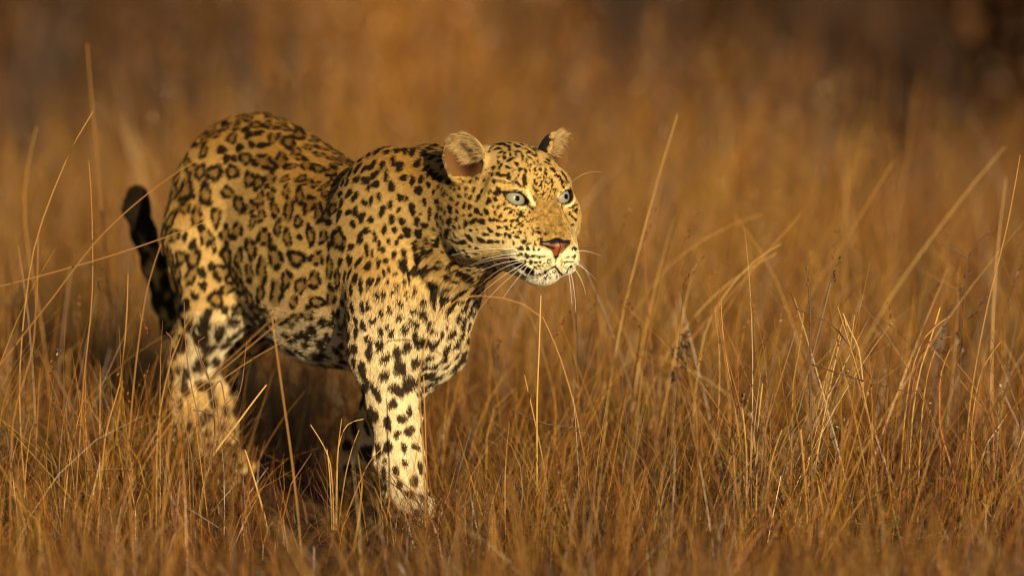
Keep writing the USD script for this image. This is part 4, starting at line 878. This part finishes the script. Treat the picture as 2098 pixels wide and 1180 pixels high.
# right: the budded twig, the rust-red stalk, stubble, forked stems
t = plant('budded_twig', 'upright brown twig with tiny buds all along it, right of the pale stubble', 'twig', 1664, -.35)
P = path([(1664, 1075), (1662, 900), (1659, 760), (1660, 650), (1652, 538)], -.35, 30); v, f, c = stem_mesh(P, .0024, .0012, BRK); mesh(t, 'stem', (off(t, v), f), M_stem, True, c)
for k in range(34):
    q = P[9] + (P[-1] - P[9]) * 0; s_ = 8 + 21 * k / 34; i = int(s_); q = P[i] + (P[i + 1] - P[i]) * (s_ - i)
    b = trimesh.creation.icosphere(1, .0019); b.apply_scale([.8, .8, 1.35]); a = k * 2.4; b.apply_translation(q + [.0022 * math.cos(a), .0022 * math.sin(a), 0])
    mesh(t, 'bud', (off(t, b.vertices), b.faces), M_stem, True, np.full((len(b.vertices), 3), 1.) * BRK)
P = path([(1660, 745), (1720, 765), (1790, 785), (1850, 800), (1935, 800)], [-.35, -.32, -.30, -.28, -.25]); v, f, c = stem_mesh(P, .0014, .0007, BRK); mesh(t, 'side_twig', (off(t, v), f), M_stem, True, c)
simple('thin rust-red stalk with a hooked tip, left of the budded twig', [([(1552, 1075), (1530, 900), (1508, 800), (1487, 720), (1474, 650), (1470, 610), (1478, 588)], -.3), ([(1534, 1075), (1505, 830), (1482, 690), (1477, 620)], -.28)], [RUST, GOLDS], (.0020, .0009))
simple('bunch of short pale cut stubble, left of the budded twig', [([(1528, 1080), (1530, 960), (1521, 838)], -.4), ([(1541, 1080), (1538, 970), (1540, 872)], -.46), ([(1545, 1085), (1549, 980), (1538, 845)], -.33), ([(1556, 1078), (1562, 930), (1584, 806)], -.4), ([(1549, 1083), (1551, 920), (1562, 786)], -.36), ([(1522, 1085), (1508, 1000), (1502, 905)], -.47), ([(1566, 1080), (1578, 960), (1602, 880)], -.44)], [(.36, .21, .06), (.26, .13, .03), (.31, .17, .05), (.20, .09, .025)], (.0019, .0015), 'grass_stubble', 'stubble')
simple('single thick cut stubble stem standing just left of the budded twig', [([(1655, 1090), (1650, 1000), (1640, 880)], -.45)], GOLDS, (.0026, .0022))
simple('forked dry stem with a drooping leaf tip, right of the budded twig', [([(1800, 1075), (1790, 920), (1768, 800), (1742, 710), (1716, 628)], -.3), ([(1768, 800), (1760, 720), (1738, 668), (1726, 640), (1731, 652), (1734, 668)], -.3), ([(1742, 710), (1748, 668), (1751, 645)], -.3)], [GOLDS, PALES], (.0018, .0009))
simple('long thin brown twig leaning across, right of the budded twig', [([(1845, 1075), (1830, 960), (1790, 785), (1745, 715), (1690, 655), (1640, 640), (1620, 600)], [-.2, -.2, -.22, -.24, -.26, -.28, -.3])], BRK, (.0017, .0007), 'twig', 'twig')
simple('pair of leaning golden stems with broken tips, between twig and right edge', [([(1640, 1080), (1662, 900), (1690, 780), (1715, 700), (1728, 655)], -.25), ([(1655, 1080), (1680, 900), (1705, 770), (1722, 690)], -.22)], [GOLDS, PALES], (.0019, .0010))
simple('upright golden stem with a thin bent top, right of the rust-red stalk', [([(1620, 1078), (1624, 800), (1640, 700), (1646, 640)], -.1)], GOLDS)
simple('stand of broken golden stems leaning right, near the right edge', [([(1842, 1075), (1850, 900), (1862, 790), (1890, 700), (1945, 648)], -.25), ([(1850, 1075), (1858, 900), (1872, 780), (1905, 700), (1948, 690)], -.25), ([(1858, 1078), (1870, 850), (1885, 760), (1908, 690), (1926, 630)], -.22), ([(1880, 1078), (1888, 860), (1900, 770), (1915, 720)], -.28)], [GOLDS, RUST, PALES], (.0022, .0012))
simple('curved rusty leaf blade arching up, near the right edge', [([(1975, 1080), (1950, 960), (1925, 860), (1925, 790), (1946, 716)], -.2)], (.34, .14, .035), (.0030, .0012))
simple('tallest thin stem at the right edge, rising above the rest', [([(1970, 1075), (1985, 850), (2020, 640), (2062, 470), (2090, 318)], -.1)], GOLDS, (.0019, .0008))
simple('thin brown forked stem at the right edge, below the tallest stem', [([(1960, 1075), (1965, 800), (1975, 640), (1983, 530)], 0.), ([(1983, 530), (1960, 515), (1930, 500)], 0.), ([(1983, 530), (2010, 490), (2040, 470)], 0.)], BRK, (.0016, .0007))
simple('two crossing golden stems low at the right edge', [([(2005, 1085), (1990, 900), (2005, 780), (2050, 700)], -.3), ([(2030, 1085), (2035, 900), (1995, 790), (1960, 745)], -.3)], [GOLDS, RUST], (.0020, .0010))
# dried flower heads
t = plant('dried_flower_stem', 'dark dried flower head on a thin stem, right of the leopard', 'dried flower', 1372, .15)
P = path([(1350, 1050), (1362, 900), (1380, 790), (1400, 685)], .15, 20); v, f, c = stem_mesh(P, .0016, .0010, DRY); mesh(t, 'stem', (off(t, v), f), M_stem, True, c)
for k in range(16):
    q = P[-1] + (P[-6] - P[-1]) * (k / 15) + G.normal(0, .006, 3); V = []; F = []
    for m_ in range(4):
        d = unit(G.normal(0, 1, 3) + [0, 0, .2]); a, b = leaf_mesh(q, d, unit(np.cross(d, G.normal(0, 1, 3))), .011, .006); F.append(b + len(V) * 12); V.append(a)
    mesh(t, 'dry_bract', (off(t, np.vstack(V)), np.vstack(F)), M_stem, False, np.full((len(V) * 12, 3), 1.) * (.045, .028, .02))
# green herbs
def herb(label, cx, Y, w, hgt, n, seed):
    r = np.random.default_rng(seed); t = plant('green_herb', label, 'herb', cx, Y); b = ground_at(cx, Y)
    for i in range(n):
        d = unit(np.array([r.normal(0, w), r.normal(0, .35), 1.])); L = hgt * r.uniform(.6, 1.1); s = np.linspace(0, 1, 9)[:, None]
        P = b + d * L * s + np.array([d[0], d[1], -.3]) * (s ** 2) * L * .4
        v, f, c = stem_mesh(P, .0012, .0006, (.16, .10, .03)); st = mesh(t, 'branch', (off(t, v), f), M_stem, True, c); V, F = [], []
        for j in range(2, 9):
            for m_ in range(3):
                dd = unit(r.normal(0, 1, 3) + [0, 0, .5]); a, q = leaf_mesh(P[j], dd, unit(np.cross(dd, r.normal(0, 1, 3))), r.uniform(.006, .011), .0042); F.append(q + 12 * len(V)); V.append(a)
        g = mesh(st, 'leaves', (off(t, np.vstack(V)), np.vstack(F)), M_straw, False, np.full((12 * len(V), 3), 1.) * np.array(GRN) * r.uniform(.7, 1.3)); tag(g.GetPrim(), kind='stuff')
herb('small green herb among the stubble, below the budded twig', 1625, -.32, .8, .20, 9, 1)
herb('low dark green herb near the bottom edge, right of the stubble', 1775, -.75, .9, .11, 9, 2)
herb('green leafy herb hidden in the grass at the left edge', 130, .2, .7, .22, 8, 3)
herb('dark green sprig at the far right among the stems', 1880, -.5, .8, .12, 6, 5)
# left: dead curly forb in front of the hind leg, and grass stalks
t = plant('dead_forb', 'dead brown forb with curled tips in front of the hind leg', 'dead plant', 400, -.3)
for p in ([(402, 1075), (420, 960), (412, 880), (392, 790), (380, 700), (377, 618)], [(398, 1075), (395, 960), (450, 890), (436, 800), (410, 740), (393, 690)], [(408, 1075), (425, 965), (470, 850), (495, 790), (503, 720), (505, 700)], [(430, 960), (440, 880), (432, 790), (405, 705), (412, 690), (420, 690)], [(450, 890), (462, 830), (478, 815), (488, 808), (486, 800), (480, 806)], [(395, 960), (372, 850), (345, 790), (352, 690), (340, 680)], [(436, 800), (450, 780), (462, 830), (470, 870)], [(395, 840), (440, 850), (470, 870)]):
    stalk(t, 'twig', p, -.3, .0014, .0007, (.17, .085, .04))
simple('pale straw slanting up to the right before the hind leg', [([(405, 1075), (430, 950), (490, 862), (546, 788)], -.28)], PALES, (.0026, .0016))
simple('short leaning straw at the bottom, left of the front paws', [([(552, 1095), (540, 1050), (522, 985), (502, 922)], -.35)], PALES, (.0022, .0014))
simple('fan of thin pale stems growing before the front paws', [([(684, 1085), (678, 960), (636, 870)], -.2), ([(688, 1085), (690, 960), (700, 858)], -.2), ([(690, 1085), (692, 930), (712, 870), (745, 858)], -.2), ([(694, 1085), (705, 990), (718, 930), (736, 880)], -.2), ([(680, 1085), (676, 985), (670, 920)], -.2), ([(700, 1085), (732, 1000), (758, 945), (781, 920)], -.2)], [PALES, GOLDS], (.0015, .0008))
simple('arching golden stem bent across the front of the chest', [([(872, 1078), (866, 900), (858, 790), (872, 700), (905, 640), (960, 605), (1040, 612), (1110, 650)], [-.62, -.62, -.62, -.62, -.62, -.62, -.62, -.62])], GOLDS, (.0017, .0008))
simple('straight thin stem just in front of the near foreleg', [([(877, 1078), (873, 930), (868, 770)], -.42)], GOLDS, (.0016, .0009))
simple('upright pale stalk standing right of the chest, below the chin', [([(1102, 1078), (1100, 850), (1105, 700), (1108, 605)], -.3)], PALES, (.0022, .0012))
simple('brown-gold stalk leaning left, at the foot of the pale upright stalk', [([(1130, 1078), (1115, 960), (1095, 860), (1074, 768)], -.25)], GOLDS, (.0018, .0012))
simple('long golden stem leaning left, right of the pale upright stalk', [([(1215, 1075), (1185, 870), (1150, 740), (1112, 650)], -.1)], GOLDS, (.0019, .0010))
simple('dead brown twig lying low with side shoots, right of the front paws', [([(1225, 1020), (1215, 930), (1200, 882), (1120, 868), (1050, 838)], -.25)], BRK, (.0016, .0008), 'twig', 'twig')
simple('thick blurred stalk in front of the belly', [([(618, 1140), (600, 960), (578, 800), (557, 648)], -.75)], GOLDS, (.0016, .0010))
simple('three blurred stalks crossing the hind leg towards the belly', [([(235, 1120), (330, 870), (470, 745), (650, 598)], -.7), ([(225, 1120), (325, 860), (470, 735), (640, 570)], -.8), ([(240, 1120), (340, 880), (480, 760), (600, 690)], -.6)], [GOLDS, (.28, .13, .03)], (.0012, .0006))
simple('tall blurred stalk rising past the tail at the left', [([(255, 1110), (238, 760), (205, 400), (178, 90)], .9)], (.30, .14, .032), (.0018, .0009))
simple('blurred stalk leaning far right over the tail', [([(-10, 760), (100, 620), (220, 470), (400, 330)], -.55)], (.28, .13, .03), (.0016, .0008))
simple('long blurred stalk lying almost flat across the tail', [([(-20, 592), (120, 555), (240, 520), (420, 455)], -.5)], (.28, .13, .03), (.0016, .0008))
for k, (pts, Y) in enumerate([([(70, 1120), (40, 800), (60, 560), (135, 330), (190, 230)], -.5), ([(150, 1120), (170, 800), (190, 560), (182, 330)], -.45), ([(120, 1120), (90, 700), (50, 420), (75, 260)], .8), ([(250, 1120), (270, 830), (300, 600), (330, 500)], -.6), ([(320, 1110), (322, 900), (345, 760), (395, 640)], -.55), ([(20, 1130), (25, 880), (70, 690), (78, 480)], -.7), ([(200, 1120), (215, 900), (250, 760), (262, 560)], -.5)]):
    simple(['tall reed-like blurred stalk bending right at the left edge', 'straight tall blurred stalk between the left edge and the tail', 'faint stalk behind the left edge grass, curving left', 'golden stalk leaning right below the tail', 'golden stalk curving up before the hind paw', 'thick blurred stalk lowest at the left edge', 'slim blurred stalk left of the hind leg'][k], [(pts, Y)], (GOLDS, (.28, .13, .03))[k % 2], (.0018, .0009))
for k, (pts, Y) in enumerate([([(1235, 900), (1265, 700), (1320, 470), (1388, 235)], .35), ([(1330, 880), (1400, 720), (1500, 600), (1640, 440)], .5), ([(1300, 900), (1360, 740), (1470, 600), (1590, 520)], .45), ([(1560, 860), (1640, 640), (1740, 480), (1830, 330)], .9), ([(1700, 860), (1800, 650), (1900, 500), (2060, 300)], .8), ([(1250, 760), (1300, 640), (1400, 520), (1560, 440)], .7), ([(1420, 900), (1440, 700), (1520, 560), (1600, 500)], .3)]):
    simple(['tall pale straw leaning right, nearest the leopard’s face', 'pale straw slanting right behind the dried flower', 'lower pale straw beside the slanting one', 'long faint straw slanting up above the budded twig', 'long faint straw slanting up to the upper right corner', 'faint straw slanting right at nose height', 'short pale straw leaning right above the rust-red stalk'][k].replace('’', "'"), [(pts, Y)], (PALES, GOLDS)[k % 2], (.0017, .0007))
for k, (pts, Y) in enumerate([([(640, 1200), (600, 1120), (560, 1060)], -2.4), ([(1080, 1200), (1060, 1080), (1040, 980)], -2.2)]):
    simple(['blurred straw at the bottom edge left of the front paws', 'blurred straw at the bottom edge below the muzzle'][k], [(pts, Y)], GOLDS, (.0022, .0012))

# ------------------------------------------------------------------ dark shrubs far behind
M_leaf = look('shrub_leaf', {'a': ('attribute', {'attribute': 'col'}), 'p': ('diffuse_bsdf', {}), 't': ('translucent_bsdf', {}), 'x': ('mix_closure', {'fac': .2})}, [('a.color', 'p.color'), ('a.color', 't.color'), ('p.BSDF', 'x.closure1'), ('t.BSDF', 'x.closure2')], 'x.closure')
def shrub(label, px, Y, h, w, n, col, seed):
    r = np.random.default_rng(seed); b = ground_at(px, Y); t = thing('shrub', b, label=label, cat='shrub', group=None); V, F, C = [], [], []; BV, BF, BC, o = [], [], [], 0
    for i in range(9):
        a = r.uniform(0, 6.28); d = np.array([math.cos(a) * w * r.uniform(.3, 1), math.sin(a) * w * r.uniform(.3, 1), h * r.uniform(.6, 1)])
        s = np.linspace(0, 1, 8)[:, None]; P = d * s * np.array([1, 1, 1]) + np.stack([.04 * np.sin(3 * s[:, 0] + i), .04 * np.cos(4 * s[:, 0] + i), 0 * s[:, 0]], 1) * s
        v, f, c = stem_mesh(P, .012, .003, (.09, .06, .04)); BV.append(v); BF.append(f + o); BC.append(c); o += len(v)
        for j in range(n // 9):
            q = P[int(2 + 5.9 * math.sqrt(r.random()))] + r.normal(0, .11, 3) * [w, w, h]; dd = unit(r.normal(0, 1, 3)); lv, lf = leaf_mesh(q, dd, unit(np.cross(dd, r.normal(0, 1, 3))), r.uniform(.06, .10), .045); F.append(lf + 12 * len(V)); V.append(lv); C.append(np.full((12, 3), 1.) * np.array(col) * r.uniform(.5, 1.5))
    mesh(t, 'trunk', (np.vstack(BV), np.vstack(BF)), M_stem, True, np.vstack(BC)); g = mesh(t, 'crown', (np.vstack(V), np.vstack(F)), M_leaf, False, np.vstack(C))
for i, (lab, px, Y, h, w) in enumerate([('dark blurred shrub in the top right corner', 1985, 13.5, 1.0, .6), ('dark blurred shrub at the top, left of the corner shrub', 1640, 17, .95, .5), ('dark blurred shrub in the top left corner', 60, 16, 1.0, .6), ('small dark blurred shrub at the top, above the tail', 235, 18, .9, .3), ('dark blurred shrub at the top, right above the leopard\'s head', 1220, 19, .9, .35), ('dark blurred shrub at the top, between two paler patches right of centre', 1440, 18, .95, .3), ('dark blurred shrub at the right edge, lower than the corner shrub', 2120, 9.5, .65, .4)]):
    shrub(lab, px, Y, h, w, 1100, (.085, .042, .020), 40 + i)
